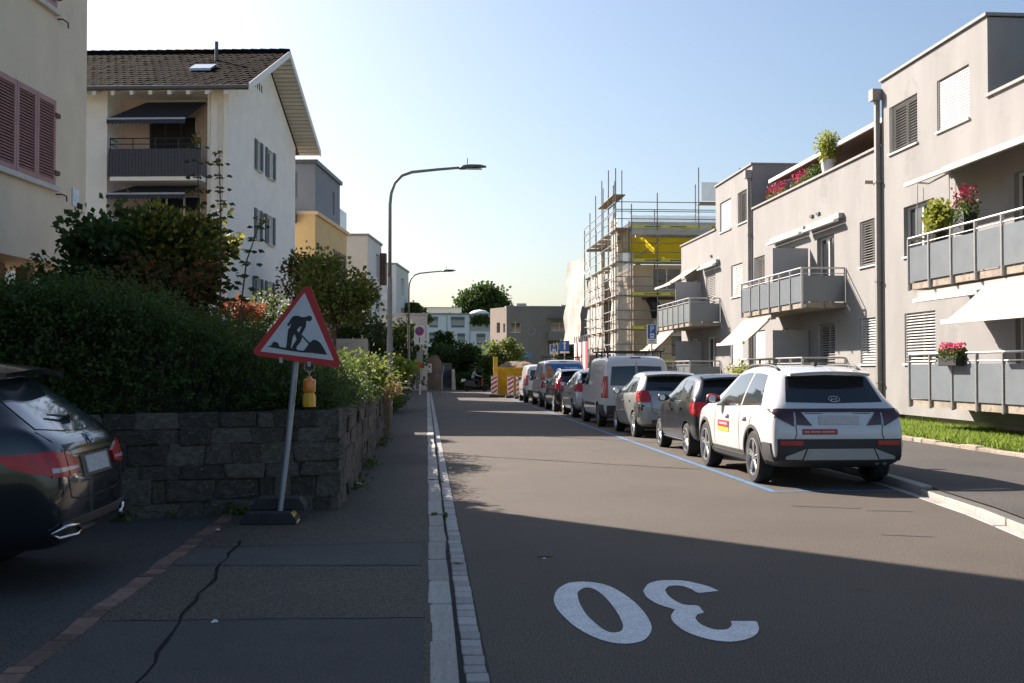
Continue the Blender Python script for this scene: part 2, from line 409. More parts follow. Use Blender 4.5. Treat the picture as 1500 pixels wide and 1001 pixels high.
# storm drain grate by the left gutter
gr = thing('storm_drain', 'rusty slotted drain grate set in the road beside the gutter setts', 'drain', (.58, 19.6, 0))
MB().b2(-.23, .23, -.16, .16, -.02, .003).build('pit', BLACK, gr)
fr = MB(); fr.b2(-.25, .25, -.2, -.16, -.02, .006).b2(-.25, .25, .16, .2, -.02, .006).b2(-.25, -.22, -.16, .16, -.02, .006).b2(.22, .25, -.16, .16, -.02, .006).build('frame', mat('cast_iron', (.07, .055, .045), .7, .3, 9), gr)
for k in range(9): MB().b2(-.205 + k * .047, -.18 + k * .047, -.158, .158, -.018, .0055).build('bar', MATS['cast_iron'], gr)

# painted markings: blue parking lines and the 30, seen upside down from here
pk = MB()
for (x0, x1, y0, y1) in ((4.40, 4.50, 14.35, 60), (4.50, 6.25, 14.35, 14.45)):
    pk.add([(x0, y0, .004), (x1, y0, .004), (x1, y1, .004), (x0, y1, .004)], [(0, 1, 2, 3)])
pk.build('parking_line', PAINTB, road)
def zp(pts, ox, oy, s): return [(ox + p[0] / s, oy + p[1] / s) for p in pts]
O1 = [(130,240),(150,185),(200,150),(250,137),(330,135),(420,147),(500,175),(590,232),(660,295),(705,355),(728,410),(715,455),(680,490),(620,508),(540,512),(440,495),(340,455),(250,400),(180,335),(145,290)]
O2 = [(275,215),(285,190),(325,170),(385,183),(450,235),(510,310),(545,375),(552,415),(535,438),(490,445),(440,430),(380,385),(330,335),(290,270)]
T3 = [(1138,190),(1080,165),(1000,143),(920,128),(840,125),(760,130),(700,152),(675,190),(690,220),(735,255),(800,283),(870,303),(848,335),(850,365),(880,400),(940,440),(1020,470),(1110,492),(1210,500),(1300,487),(1360,460),(1382,425),(1375,395),(1355,375),(1210,374),(1218,395),(1205,415),(1170,427),(1110,425),(1050,405),(1010,380),(993,355),(1005,335),(1047,322),(1030,300),(1005,280),(930,275),(870,250),(825,215),(808,185),(825,165),(870,157),(920,162),(970,180),(1020,203)]
def smooth_loop(pts):
    out = []; n = len(pts)
    for i in range(n):
        p0, p1, p2, p3 = [Vector(pts[(i + k) % n]) for k in (-1, 0, 1, 2)]
        sharp = (p2 - p1).angle(p1 - p0, 0) > .9 or (p3 - p2).angle(p2 - p1, 0) > .9
        for t in ((0,) if sharp else (0, .33, .67)):
            out.append(tuple(.5 * (2 * p1 + (p2 - p0) * t + (2 * p0 - 5 * p1 + 4 * p2 - p3) * t * t + (3 * p1 - p0 - 3 * p2 + p3) * t ** 3)))
    return out
def gnd(lp): return [tuple(at(x, y, Z=.004).xy) for x, y in zp(smooth_loop(lp), 780, 820, 4.1667)]
V, T = fill([gnd(O1), gnd(O2)], .004); mb = MB(); mb.add(V, T); mb.build('speed_digit', PAINTW, road)
V, T = fill([gnd(T3)], .004); mb = MB(); mb.add(V, T); mb.build('speed_digit', PAINTW, road)

# lawn strip on the right with a rough stone edge
sheet('lawn_ground', [(9.86, 5, .16), (12.3, 5, .2), (12.3, 60, .2), (9.86, 60, .16)], .16, GRASSG)
le = struct(MB().b2(9.72, 9.85, 5, 60, -.05, .16).build('lawn_edging', MATS['kerb_bed']))
y = 12.0
RS = [stone_mesh('edging_stone', .05, .07, 60 + k) for k in range(5)]
EDG = mat('edging_stone', (.34, .29, .23), .9, .3, 4, speck=.3, rnd=.25, bump=.6)
while y < 44:
    L = R.uniform(.3, .75); piece('edging_stone', R.choice(RS), le, (9.785 + R.uniform(-.01, .01), y + L / 2, .12 + R.uniform(-.02, .02)), (.17, L, .16), R.uniform(-.03, .03), EDG); y += L
N = 42000
gx, gy = NR.uniform(9.9, 12.2, N), NR.uniform(14, 33, N)
D = np.stack([NR.normal(0, .35, N), NR.normal(0, .35, N), np.ones(N)], 1)
go = leaves('grass', np.stack([gx, gy, np.full(N, .16)], 1), D, NR.uniform(.08, .2, N), leafmat('grass_blade', (.14, .22, .035), (.26, .34, .06), .5), None, wr=.09, fold=.5)
tag(go, 'short green lawn grass in front of the grey apartment block', 'grass'); stuff(go)

# raised garden behind the retaining wall
sheet('garden_ground', [(-1.2, 12.6, 1.02), (-1.2, 27, 1.02), (-1.7, 60, .9), (-30, 60, 2.2), (-30, 9, 2.2), (-9, 9.6, 1.5), (-6.6, 10.3, 1.1)], 1, SOIL)
# ------------------------------------------------------------------ left side: retaining wall, houses
C0 = Vector((-.95, 12.35, .06)); WU = Vector((-.94, -.34, 0)).normalized(); WN = Vector((.34, -.94, 0)).normalized()
rw = thing('retaining_wall', 'weathered dark stone retaining wall below the hedge, turning the corner along the pavement', 'wall', C0)
core = MB()
E = C0 + WU * 6.6; Fp = Vector((-.95, 26.7, .06)); th = .45
inn = C0 + Vector((-th, th * 1.2, 0)); En = E + Vector((0, th, 0)); Fn = Fp + Vector((-th, 0, 0))
sh = .012
prof = [E + WN * -sh, C0 + Vector((-sh, sh, 0)), Fp + Vector((-sh, -.02, 0)), Fn, inn, En]
core.prism(prof, (0, 0, 1.03)); core.build('mortar_core', STONE2, rw, world=True)
WS = [stone_mesh('stone', .09, .06, 100 + k) for k in range(9)]
def course_face(o, u, n, length, cs, wmin, wmax, far=None):
    z = 0.0
    for ci, h in enumerate(cs):
        s = -R.uniform(0, .05)
        while s < length - .05:
            L = R.uniform(wmin, wmax)
            if far and s > far: L *= 1.7
            L = min(L, length - s + .03)
            c = o + u * (s + L / 2) + n * R.uniform(-.03, .014) + Vector((0, 0, z + h / 2))
            q = piece('stone', R.choice(WS), rw, tuple(c - C0), (L + .004, .16, h * R.uniform(.9, 1.08)), math.atan2(u.y, u.x) + R.uniform(-.02, .02), STONE)
            q.rotation_euler = (R.choice((0, math.pi)), R.uniform(-.02, .02), q.rotation_euler.z); s += L
        z += h
course_face(C0 - WN * .055, WU, WN, 6.5, (.16, .23, .14, .22, .15, .17), .16, .52)
course_face(Vector((-.95 - .06, 12.35, .06)), Vector((0, 1, 0)), Vector((1, 0, 0)), 14.3, (.19, .2, .18, .2, .17, .13), .3, .62, 6)

CREAM = mat('cream_render', (.82, .80, .74), .9, .06, 1.2, bump=.25, bscale=120, stain=((.74, .71, .65), .8, .62))
BEIGE = mat('beige_render', (.70, .61, .48), .9, .08, 1.0, bump=.5, bscale=90, stain=((.61, .53, .41), .7, .6))
SHUT = mat('dusty_pink_shutter', (.36, .19, .185), .6, .12, 5)
IRON = mat('rusty_iron', (.12, .05, .04), .7, .3, 10)
ROT = -math.radians(6.2)
def local(o, rot):                     # local plane builders of a rotated house
    M = Matrix.Translation(Vector(o)) @ Matrix.Rotation(rot, 4, 'Z')
    ex, ey = M.to_3x3() @ Vector((1, 0, 0)), M.to_3x3() @ Vector((0, 1, 0))
    return M, ex, ey

# house with pink shutters, right behind the parking bay
H1 = (-6.0, 20.5, 0)
h1 = thing('beige_house', 'beige rendered house with dusty pink louvred shutters behind the parking bay', 'house', H1, ROT)
M1, ex, ey = local(H1, ROT)
side = plane(H1, -ey, ex)              # a runs from the far corner towards the camera
def h1a(px):                           # distance along the facade from a pixel column
    d = ray(px, 540); o = Vector(H1); n = ex
    p = Vector((0, 0, CAMZ)) + d * ((o - Vector((0, 0, CAMZ))).dot(n) / d.dot(n)); return (p - o).dot(-ey), p.y
def h1z(px, py): return zat(py, h1a(px)[1], px)
a_w0 = h1a(74)[0]; wins = []
zs0, zs1 = h1z(73, 271), h1z(72.5, 149)
for zz in (zs0, zs0 + 2.92): wins.append((a_w0, a_w0 + 2.05, zz, zz + (zs1 - zs0)))
wall = MB(); facade(wall, side, 0, 15.5, 3.3, 12.2, wins, .18)
wall.pbox(side, .01, 15.49, 3.31, 12.19, -9, -.26)
wall.add([side(0, 3.3), side(0, 12.2), side(0, 12.2, -.25), side(0, 3.3, -.25), side(15.5, 3.3), side(15.5, 12.2), side(15.5, 12.2, -.25), side(15.5, 3.3, -.25)], [(0, 1, 2, 3), (4, 5, 6, 7), (1, 5, 6, 2), (0, 4, 7, 3)])
wall.build('wall', BEIGE, h1, world=True)
MB().pbox(side, 1.4, 15.2, 0, 3.3, -8, -1.3).build('basement_wall', mat('dark_basement', (.10, .085, .07), .95, .2), h1, world=True)
for a in (.5, 1.5, 2.6, 3.8): MB().pbox(side, a, a + .22, .8, 3.3, -.9, -.7).build('post', mat('old_wood', (.2, .15, .10), .9, .3, 6), h1, world=True)
rf = MB().pbox(side, -.35, 15.9, 12.2, 12.4, -9.4, .35)
rf.add([side(-.35, 12.4, .35), side(15.9, 12.4, .35), side(15.9, 12.4, -9.4), side(-.35, 12.4, -9.4), side(4, 14, -4.5), side(11.5, 14, -4.5)], [(0, 1, 5, 4), (1, 2, 5), (2, 3, 4, 5), (3, 0, 4)])
rf.build('roof', mat('roof_tile_dark', (.045, .034, .028), .8, .35, 3, bump=.4), h1, world=True)
for (a0, a1, b0, b1) in wins:
    sl_ = MB().pbox(side, a0 - .08, a1 + .08, b0 - .1, b0 - .02, -.1, .09).build('sill', mat('stone_sill', (.55, .53, .5), .8, .1), h1, world=True)
    fo = window(h1, side, (a0, a1, b0, b1), .17, WHITE, GLASS, None, 1)
    n = 3; wl = (a1 - a0 + .02) / n
    for k in range(n):
        c0 = a0 - .01 + k * wl; c1 = c0 + wl - .012
        lf = MB().pbox(side, c0, c0 + .075, b0 - .01, b1 + .02, .005, .05).pbox(side, c1 - .075, c1, b0 - .01, b1 + .02, .005, .05)
        lf.pbox(side, c0 + .075, c1 - .075, b0 - .01, b0 + .08, .006, .049).pbox(side, c0 + .075, c1 - .075, b1 - .07, b1 + .02, .006, .049)
        lo = lf.build('shutter', SHUT, h1, world=True)
        s = MB(); z = b0 + .1
        while z < b1 - .09:
            s.add([side(c0 + .075, z, .046), side(c1 - .075, z, .046), side(c1 - .075, z + .035, .01), side(c0 + .075, z + .035, .01),
                   side(c0 + .075, z - .008, .044), side(c1 - .075, z - .008, .044), side(c1 - .075, z + .027, .008), side(c0 + .075, z + .027, .008)], [(0, 1, 2, 3), (7, 6, 5, 4), (0, 4, 5, 1), (2, 6, 7, 3)]); z += .047
        stuff(s.build('louvre_slats', SHUT, lo, world=True))
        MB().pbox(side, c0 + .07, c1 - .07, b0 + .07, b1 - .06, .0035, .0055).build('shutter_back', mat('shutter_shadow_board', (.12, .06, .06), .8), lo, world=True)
    for z in (b0 + .17, b1 - .25): MB().pbox(side, a0 - .13, a0 + .03, z, z + .07, .004, .075).build('hinge', IRON, h1, world=True)
    k = MB().tube([side(a0 - .14, b0 - .13, .0), side(a0 - .14, b0 - .13, .09), side(a0 - .34, b0 - .13, .09), side(a0 - .36, b0 - .22, .09)], .014, 6)
    k.build('shutter_stay', IRON, h1, world=True)
sg = MB().pbox(side, .32, .58, h1z(125, 309), h1z(125, 283), .004, .02).build('house_number_plate', mat('enamel_plate', (.62, .68, .74), .4, .3, 12, stain=((.25, .38, .55), 14, .55)), h1, world=True)

# cream house with the gable to the street
TILE = mat('roof_tile', (.011, .0085, .0075), .95, .6, 7, bump=.2, spec=0.02)
H2 = (-7.0, 40.6, 0)
h2 = thing('gabled_house', 'cream house with dark tiled gable roof, grey shutters and a clad balcony under navy awnings', 'house', H2, ROT)
M2, ex, ey = local(H2, ROT)
gab = plane(H2, ey, ex); front = plane(H2, -ex, -ey)      # gable face: a = depth; front face: a = metres left of the corner
ZE, ZR, DP = 11.45, 13.95, 10.6
g_holes = []
for zz in (9.27, 6.6): g_holes += [(3.9, 4.45, zz, zz + 1.17), (5.55, 6.5, zz, zz + 1.17)]
g_holes += [(3.7, 4.6, 3.75, 5.1), (5.6, 6.5, 3.75, 5.1)]
wl = MB(); facade(wl, gab, 0, DP, .5, ZE, g_holes, .14)
wl.add([gab(0, ZE), gab(DP, ZE), gab(DP / 2, ZR)], [(0, 1, 2)])
# front: pilasters beside the recessed loggia
wl.pbox(front, .004, .74, .5, ZE, -1.4, .0); wl.pbox(front, 4.32, 15, .5, ZE, -1.4, 0)
wl.pbox(front, .2, 15, .5, ZE, -DP + .01, -1.45)
wl.pbox(front, .74, 4.32, ZE - .06, ZE - .003, -1.4, -.003)
wl.build('wall', CREAM, h2, world=True)
pink = MB(); lw = [(1.55, 3.3, 8.55, 10.75), (1.35, 3.3, 5.75, 7.9)]
lg = plane(Vector(H2) + ey * 1.3, -ex, -ey)
facade(pink, lg, .74, 4.32, .5, ZE, lw, .12); pink.build('loggia_wall', mat('pinkish_render', (.50, .40, .34), .9, .06, 1.5), h2, world=True)
MB().pbox(front, .18, .36, .5, ZE, .005, .06).pbox(front, .62, .72, .5, ZE, .005, .05).build('corner_pilaster', mat('cream_light', (.66, .62, .54), .85, .06), h2, world=True)
SHG = mat('grey_shutter', (.10, .125, .15), .6, .15, 6)
for (a0, a1, b0, b1) in g_holes:
    fo = window(h2, gab, (a0, a1, b0, b1), .12, WHITE, GLASS, mat('white_sill', (.62, .61, .58), .7, .08), 1 if a1 - a0 > .7 else 0, sill_out=.12)
    for c0, c1 in ((a0 - .32, a0 - .02), (a1 + .02, a1 + .32)):
        so = MB().pbox(gab, c0, c1, b0, b1, .01, .05).build('shutter', SHG, h2, world=True)
        s = MB(); z = b0 + .06
        while z < b1 - .08: s.pbox(gab, c0 + .04, c1 - .04, z, z + .03, .052, .066); z += .07
        stuff(s.build('louvre_slats', SHG, so, world=True))
for k in range(4): MB().pbox(gab, 3.6 + k * .32, 3.72 + k * .32, ZE + 1.0 , ZE + 1.28, -.02, .012).build('vent_slot', BLACK, h2, world=True)
# loggia windows
window(h2, lg, lw[0], .1, mat('cream_light', (.66, .62, .54)), GLASS, None, 2, 1.2, mat('black_roller_shutter', (.03, .03, .035), .6, .1), .62)
window(h2, lg, lw[1], .1, WHITE, GLASS, None, 2)
NAVY = mat('navy_awning_cloth', (.028, .038, .065), .8, .12, 8)
CLAD = mat('charcoal_cladding', (.045, .045, .06), .6, .15, 9)
for zf in (8.3, 5.57):
    MB().pbox(front, .78, 4.0, zf - .16, zf, -1.3, .55).build('balcony_slab', CREAM, h2, world=True)
    rail = MB()
    rail.tube([front(4.0, zf + 1.32, -.1), front(4.0, zf + 1.32, .52), front(.8, zf + 1.32, .52)], .022, 6).tube([front(4.0, zf + 1.12, -.1), front(4.0, zf + 1.12, .52), front(.8, zf + 1.12, .52)], .018, 6)
    for a in (4.0, 3.2, 2.4, 1.6, .82): rail.tube([front(a, zf, .52), front(a, zf + 1.32, .52)], .018, 6)
    ro = rail.build('railing', mat('black_iron', (.02, .02, .022), .5), h2, world=True)
    a = .80
    while a < 3.98:
        MB().pbox(front, a, a + .105, zf - .02, zf + .95, .54, .565).build('cladding_board', CLAD, ro, world=True); a += .115
    a = -.1
    while a < .5:
        MB().pbox(plane(Vector(H2) - ex * 4.02, -ey, -ex), a, a + .105, zf - .02, zf + .95, .0, .02).build('cladding_board', CLAD, ro, world=True); a += .115
    za = zf + (3.0 if zf > 8 else 2.78)                           # awning box and cloth
    out, drop = (1.25, .92) if zf > 8 else (1.25, .62)
    aw = MB().pbox(front, 1.1, 3.3, za - .08, za + .06, -1.27, -1.1).build('awning', mat('awning_case', (.4, .4, .42), .5), h2, world=True)
    cl = MB(); n = 8
    top = [front(3.3, za - .02, -1.12), front(1.1, za - .02, -1.12)]; lowp = [front(4.25, za - drop, out - 1.0), front(1.45, za - drop, out - 1.0)]
    cl.add([top[0], top[1], lowp[1], lowp[0]] + [p - Vector((0, 0, .012)) for p in (top[0], top[1], lowp[1], lowp[0])], [(0, 1, 2, 3), (7, 6, 5, 4), (0, 4, 5, 1), (1, 5, 6, 2), (2, 6, 7, 3), (3, 7, 4, 0)])
    cl.build('awning_cloth', NAVY, aw, world=True)
    b = MB().tube([lowp[0], lowp[1]], .035, 6).build('front_bar', mat('pale_bar', (.5, .52, .55), .5), aw, world=True)
    va = MB()
    for k in range(20):
        p, q = lowp[0].lerp(lowp[1], k / 20), lowp[0].lerp(lowp[1], (k + 1) / 20); mdl = p.lerp(q, .5)
        va.add([p - Vector((0, 0, .03)), q - Vector((0, 0, .03)), q - Vector((0, 0, .15)), mdl - Vector((0, 0, .2)), p - Vector((0, 0, .15))], [(0, 1, 2, 3, 4)])
    va.build('valance', NAVY, aw, world=True)
# geraniums on the lower balcony
def flowers(name, label, c, n, spread, col, pot_m=None, pot=None, green=True, cat='flowers', group=None):
    t = thing(name, label, cat, c, 0, group); s = np.array(spread); n = n * 4; leaf = .075
    if pot: MB().box((0, 0, -pot[2] / 2 - s[2] * .5), pot).build('planter', pot_m, t, bevel=.01)
    P = NR.uniform(-1, 1, size=(n, 3)) * s * .5
    if green: leaves('foliage', P - np.array([0, 0, s[2] * .4]), NR.normal(size=(n, 3)) + np.array([0, 0, .5]), leaf, leafmat('balcony_leaf', (.05, .1, .025), (.13, .2, .05)), t)
    k = max(8, n // 2); P2 = NR.uniform(-1, 1, size=(k, 3)) * s * .45 + np.array([0, 0, s[2] * .25])
    leaves('blossom', P2, NR.normal(size=(k, 3)), leaf * .8, leafmat('blossom_' + name + str(col), col, tuple(c * .7 for c in col), .3), t, wr=.5)
    return t
p = front(2.2, 6.75, .35)
flowers('geranium', 'red geranium in a pot on the lower balcony of the gabled house', p, 60, (.35, .3, .4), (.75, .05, .05), BLACK, (.4, .3, .3), cat='flowers')
# roof: slabs, tiles, soffit boards, rafters
def slope(b0, z0, b1, z1): return lambda a, t, d=0.0: M2 @ Vector((-a, b0 + (b1 - b0) * t, z0 + (z1 - z0) * t + d))
XO, LEFT = -.95, 16
near = slope(-.8, ZE + .06 - .8 * (ZR - ZE) / 5.3 + .28, 5.3, ZR + .28); far = slope(11.4, ZE + .06 - .8 * (ZR - ZE) / 5.3 + .28, 5.3, ZR + .28)
ro = MB()
for s in (near, far):
    ro.add([s(XO, 0), s(LEFT, 0), s(LEFT, 1), s(XO, 1), s(XO, 0, -.17), s(LEFT, 0, -.17), s(LEFT, 1, -.17), s(XO, 1, -.17)], [(0, 1, 2, 3), (7, 6, 5, 4), (0, 4, 5, 1), (3, 7, 4, 0)])
roof = ro.build('roof', mat('roof_deck', (.06, .045, .035), .9), h2, world=True)
tl = MB(); nr = 17
for s in (near, far):
    for r in range(nr):
        t0, t1 = r / nr, (r + 1.12) / nr; a = XO + (.14 if r % 2 else 0)
        while a < (9.5 if s is near else .6):
            h = .03 + R.uniform(-.012, .012); w_ = .28
            tl.add([s(a, t0, .0), s(a, t0, h), s(a + w_ * .3, t0, h + .018), s(a + w_ * .62, t0, h - .005), s(a + w_, t0, h - .01), s(a + w_, t0, .0),
                    s(a, t1, .012), s(a + w_ * .3, t1, .028), s(a + w_ * .62, t1, .01), s(a + w_, t1, .006)], [(0, 1, 2, 3, 4, 5), (1, 6, 7, 2), (2, 7, 8, 3), (3, 8, 9, 4)]); a += .285
stuff(tl.build('roof_tile', TILE, roof, world=True))
rt = MB(); a = XO
while a < 9: rt.tube([near(a, 1, .04), near(a + .42, 1, .055)], [.11, .12], 8); a += .38
stuff(rt.build('ridge_tile', TILE, roof, world=True))
for s in (near, far):
    MB().add([s(XO - .03, -.01, -.2), s(XO - .03, 1, -.2), s(XO - .03, 1, .07), s(XO - .03, -.01, .07), s(XO, -.01, -.2), s(XO, 1, -.2), s(XO, 1, .07), s(XO, -.01, .07)], [(0, 1, 2, 3), (7, 6, 5, 4), (0, 4, 5, 1), (1, 5, 6, 2), (2, 6, 7, 3), (3, 7, 4, 0)]).build('bargeboard', WHITE, roof, world=True)
    nb = 26
    for k in range(nb):
        t0, t1 = k / nb + .004, (k + 1) / nb - .004
        MB().add([s(XO, t0, -.19), s(-.02, t0, -.19), s(-.02, t1, -.19), s(XO, t1, -.19), s(XO, t0, -.172), s(-.02, t0, -.172), s(-.02, t1, -.172), s(XO, t1, -.172)], [(0, 1, 2, 3), (7, 6, 5, 4), (0, 4, 5, 1), (1, 5, 6, 2), (2, 6, 7, 3), (3, 7, 4, 0)]).build('soffit_board', mat('soffit_paint', (.60, .56, .48), .7, .08, rnd=.06), roof, world=True)
a = -.2
while a < 8:
    MB().add([near(a, .0, -.32), near(a + .13, .0, -.32), near(a + .13, .14, -.32), near(a, .14, -.32), near(a, .0, -.175), near(a + .13, .0, -.175), near(a + .13, .14, -.175), near(a, .14, -.175)], [(0, 1, 2, 3), (0, 4, 5, 1), (0, 3, 7, 4), (1, 5, 6, 2)]).build('rafter_end', WHITE, roof, world=True); a += .66
MB().add([near(XO + .02, 0.004, -.177), near(LEFT, 0.004, -.177), near(LEFT, .16, -.177), near(XO + .02, .16, -.177)], [(0, 1, 2, 3)]).build('eaves_soffit', MATS['soffit_paint'], roof, world=True)
gu = MB().tube([near(XO, -.012, -.06), near(LEFT, -.012, -.06)], .075, 8); gu.build('gutter', DGREY, roof, world=True)
p = near(1.5, .72); MB().tube([p, p + Vector((0, 0, .75))], .07, 8).build('vent_pipe', DGREY, roof, world=True)
MB().add([near(1.1, .38, .05), near(1.9, .38, .05), near(1.9, .5, .05), near(1.1, .5, .05), near(1.1, .38, .14), near(1.9, .38, .14), near(1.9, .5, .14), near(1.1, .5, .14)], [(7, 6, 5, 4)[::-1], (0, 4, 5, 1), (1, 5, 6, 2), (2, 6, 7, 3), (3, 7, 4, 0)]).build('skylight', mat('skylight_glass', (.35, .4, .45), .1, .05, metal=.5), roof, world=True)

# grey box above an ochre house
OCH = mat('ochre_render', (.62, .45, .22), .9, .07, 1.2); GREYR = mat('blue_grey_panel', (.20, .22, .25), .8, .08, 1.0)
H3 = (-5.44, 56, 0)
h3 = thing('ochre_house', 'ochre yellow house topped by a flat blue-grey attic box, past the gabled house', 'house', H3, ROT)
M3, ex, ey = local(H3, ROT); sd3 = plane(H3, ey, ex); fr3 = plane(H3, -ex, -ey)
w3 = [(5.3, 6.3, 6.2, 7.9), (7.2, 7.9, 6.2, 7.9), (5.3, 6.3, 3.3, 5.0)]
wl = MB(); facade(wl, sd3, 0, 8.6, 0, 9.1, w3, .15); wl.pbox(fr3, .2, 9, 0, 9.1, -8.59, -.3); wl.pbox(fr3, .004, 1.0, 0, 9.1, -.3, 0); wl.build('wall', OCH, h3, world=True)
MB().pbox(sd3, -.12, 8.75, 9.1, 9.28, -9, .14).build('cornice', mat('cornice_cream', (.66, .5, .3), .8), h3, world=True)
at_ = MB(); aw3 = [(4.35, 4.95, 9.75, 10.95)]; facade(at_, sd3, 0, 6.5, 9.28, 11.6, aw3, .15); at_.pbox(fr3, .2, 8, 9.28, 11.6, -6.49, -.205); at_.pbox(fr3, .004, 8, 9.28, 11.6, -.2, 0)
at_.build('attic', GREYR, h3, world=True)
MB().pbox(sd3, -.15, 6.65, 11.6, 11.8, -8.2, .12).build('attic_roof', DGREY, h3, world=True)
MB().pbox(fr3, .9, 6, 8.7, 9.25, .0, .6).build('balcony_edge', DGREY, h3, world=True)
MB().pbox(fr3, .95, 1.3, 9.9, 11.2, .004, .06).build('shutter', DGREY, h3, world=True)
for h in w3 + aw3: window(h3, sd3, h, .12, WHITE if h in aw3 else mat('plum_frame', (.16, .09, .1)), GLASS, None, 0)
for h in w3:
    for c0, c1 in ((h[0] - .5, h[0] - .02), (h[1] + .02, h[1] + .4)): MB().pbox(sd3, c0, c1, h[2], h[3], .005, .05).build('shutter', mat('plum_shutter', (.16, .09, .1), .6, .15), h3, world=True)
for k in range(3): MB().pbox(sd3, 6.6 + k * .68, 7.25 + k * .68, 9.3, 10.35, -.03, -.01).build('glass_panel', mat('balcony_glass', (.42, .47, .47), .2, .05), h3, world=True)
MB().tube([fr3(.6, 5.0, .1), fr3(.6, 6.2, .1), fr3(2.5, 6.2, .1)], .03, 6).tube([fr3(1.0, 5.0, .1), fr3(1.0, 6.2, .1)], .025, 6).tube([fr3(1.5, 5.0, .1), fr3(1.5, 6.2, .1)], .025, 6).build('balcony_railing', GALV, h3, world=True)

# white flat-roofed blocks further down the left side
WREN = mat('white_render', (.62, .62, .60), .85, .06, .8)
def block(name, label, o, rot, wx, dy, h, side_h, front_h, m, extra=None, cat='house', dep=.3):
    b = thing(name, label, cat, o, rot); M, ex, ey = local(o, rot); sp = plane(o, ey, ex); fp = plane(o, -ex, -ey)
    q = MB(); facade(q, sp, 0, dy, -.2, h, side_h, dep); facade(q, fp, 0, wx, -.2, h, front_h, dep)
    q.pbox(fp, .32, wx, -.2, h, -dy, -.32); q.add([fp(0, h), fp(wx, h), fp(wx, h, -.34), fp(0, h, -.34)], [(0, 1, 2, 3)]).add([sp(0, h), sp(dy, h), sp(dy, h, -.34), sp(0, h, -.34)], [(0, 1, 2, 3)])
    q.build('wall', m, b, world=True)
    MB().pbox(sp, -.08, dy + .08, h + .002, h + .16, -wx, .08).build('roof_edge', mat('roof_trim', (.28, .28, .28), .7), b, world=True)
    for hh in side_h: window(b, sp, hh, dep - .05, WHITE, GLASS, None, 0)
    for hh in front_h: window(b, fp, hh, dep - .05, WHITE, GLASS, None, 1)
    return b, sp, fp
def X_at(px, Y): return at(px, 540, Y=Y).x
b4, sp, fp = block('white_house', 'white flat-roofed house with a dark side balcony, between the ochre house and stepped flats', (X_at(538, 74), 74, 0), ROT, 8, 6, zat(346, 74, 538), [(3.5, 5.2, 5.5, 7.2), (3.5, 5.2, 7.8, 9.4)], [(.5, 1.6, 6.0, 7.3)], WREN)
MB().pbox(sp, 5.2, 5.9, 7.4, 9.6, .01, .4).build('balcony', mat('brown_timber', (.12, .07, .05), .8, .2), b4, world=True)
z5 = zat(388, 92, 575)
b5, sp, fp = block('stepped_flats', 'white block of flats with deep loggias and planted balconies beside the lamp post', (X_at(580, 92), 92, 0), ROT, 9, 8, z5, [(3, 5, z5 - 2.2, z5 - .8), (3, 5, z5 - 4.8, z5 - 3.3)], [(.6, 3.2, z5 - 2.6, z5 - .7), (.6, 3.2, z5 - 5.4, z5 - 3.6), (.6, 3.2, z5 - 8.2, z5 - 6.4)], WREN, dep=1.2)
for zz in (z5 - 2.6, z5 - 5.4, z5 - 8.2): MB().pbox(fp, .5, 3.4, zz - .3, zz + .35, .01, .2).build('balcony_parapet', WREN, b5, world=True)
for zz in (z5 - 3, z5 - 5.7): MB().pbox(sp, 6.5, 9.5, zz - 1.6, zz + .3, -3, .9).build('rear_balcony', mat('grey_balcony', (.3, .3, .3), .8), b5, world=True)
g1, sp, fp = block('garage', 'low grey flat-roofed garage half hidden behind an ivy hedge', (X_at(626, 84), 84, 0), 0, 9, 6, zat(462, 84, 600), [], [(3.5, 5, 2.6, 3.6)], mat('grey_render', (.34, .34, .34), .9, .08), cat='garage')
# concrete garden walls stepping down by the second lamp
gw = thing('garden_wall', 'pale concrete garden wall under ivy beside the second lamp post', 'wall', (-2.2, 58, 0))
MB().prism([(-2.9, 57, 0), (-1.75, 58, 0), (-1.75, 75, 0), (-2.9, 75, 0)], (0, 0, 1.35)).build('wall', mat('brown_wall', (.17, .145, .12), .9, .25, 1.5, bump=.4), gw, world=True)
MB().prism([(-5.2, 57.9, 0), (-3.0, 58.1, 0), (-3.0, 70, 0), (-5.2, 70, 0)], (0, 0, 3.1)).build('upper_wall', mat('pale_concrete', (.36, .34, .31), .9, .12, 1.5), gw, world=True)
MB().prism([(-6.4, 62, 3.6), (-2.4, 62, 3.9), (-2.4, 69, 3.9), (-6.4, 69, 3.6)], (0, 0, .15)).build('pergola_roof', mat('dark_timber', (.06, .05, .04), .8), gw, world=True)
for (x, y) in ((-2.6, 62.2), (-4.4, 62.2), (-2.6, 68)): MB().b2(x - .09, x + .09, y - .09, y + .09, 1.2, 3.75).build('pergola_post', MATS['pale_concrete'], gw, world=True)
hr = MB().tube([(-2.6, 56.9, 2.15), (-1.9, 57.6, 2.2), (-1.8, 64, 2.2)], .025, 6)
for q in ((-2.6, 56.9), (-1.9, 57.6), (-1.82, 61), (-1.8, 64)): hr.tube([(q[0], q[1], 1.3), (q[0], q[1], 2.2)], .02, 6)
hr.build('handrail', GALV, gw, world=True)
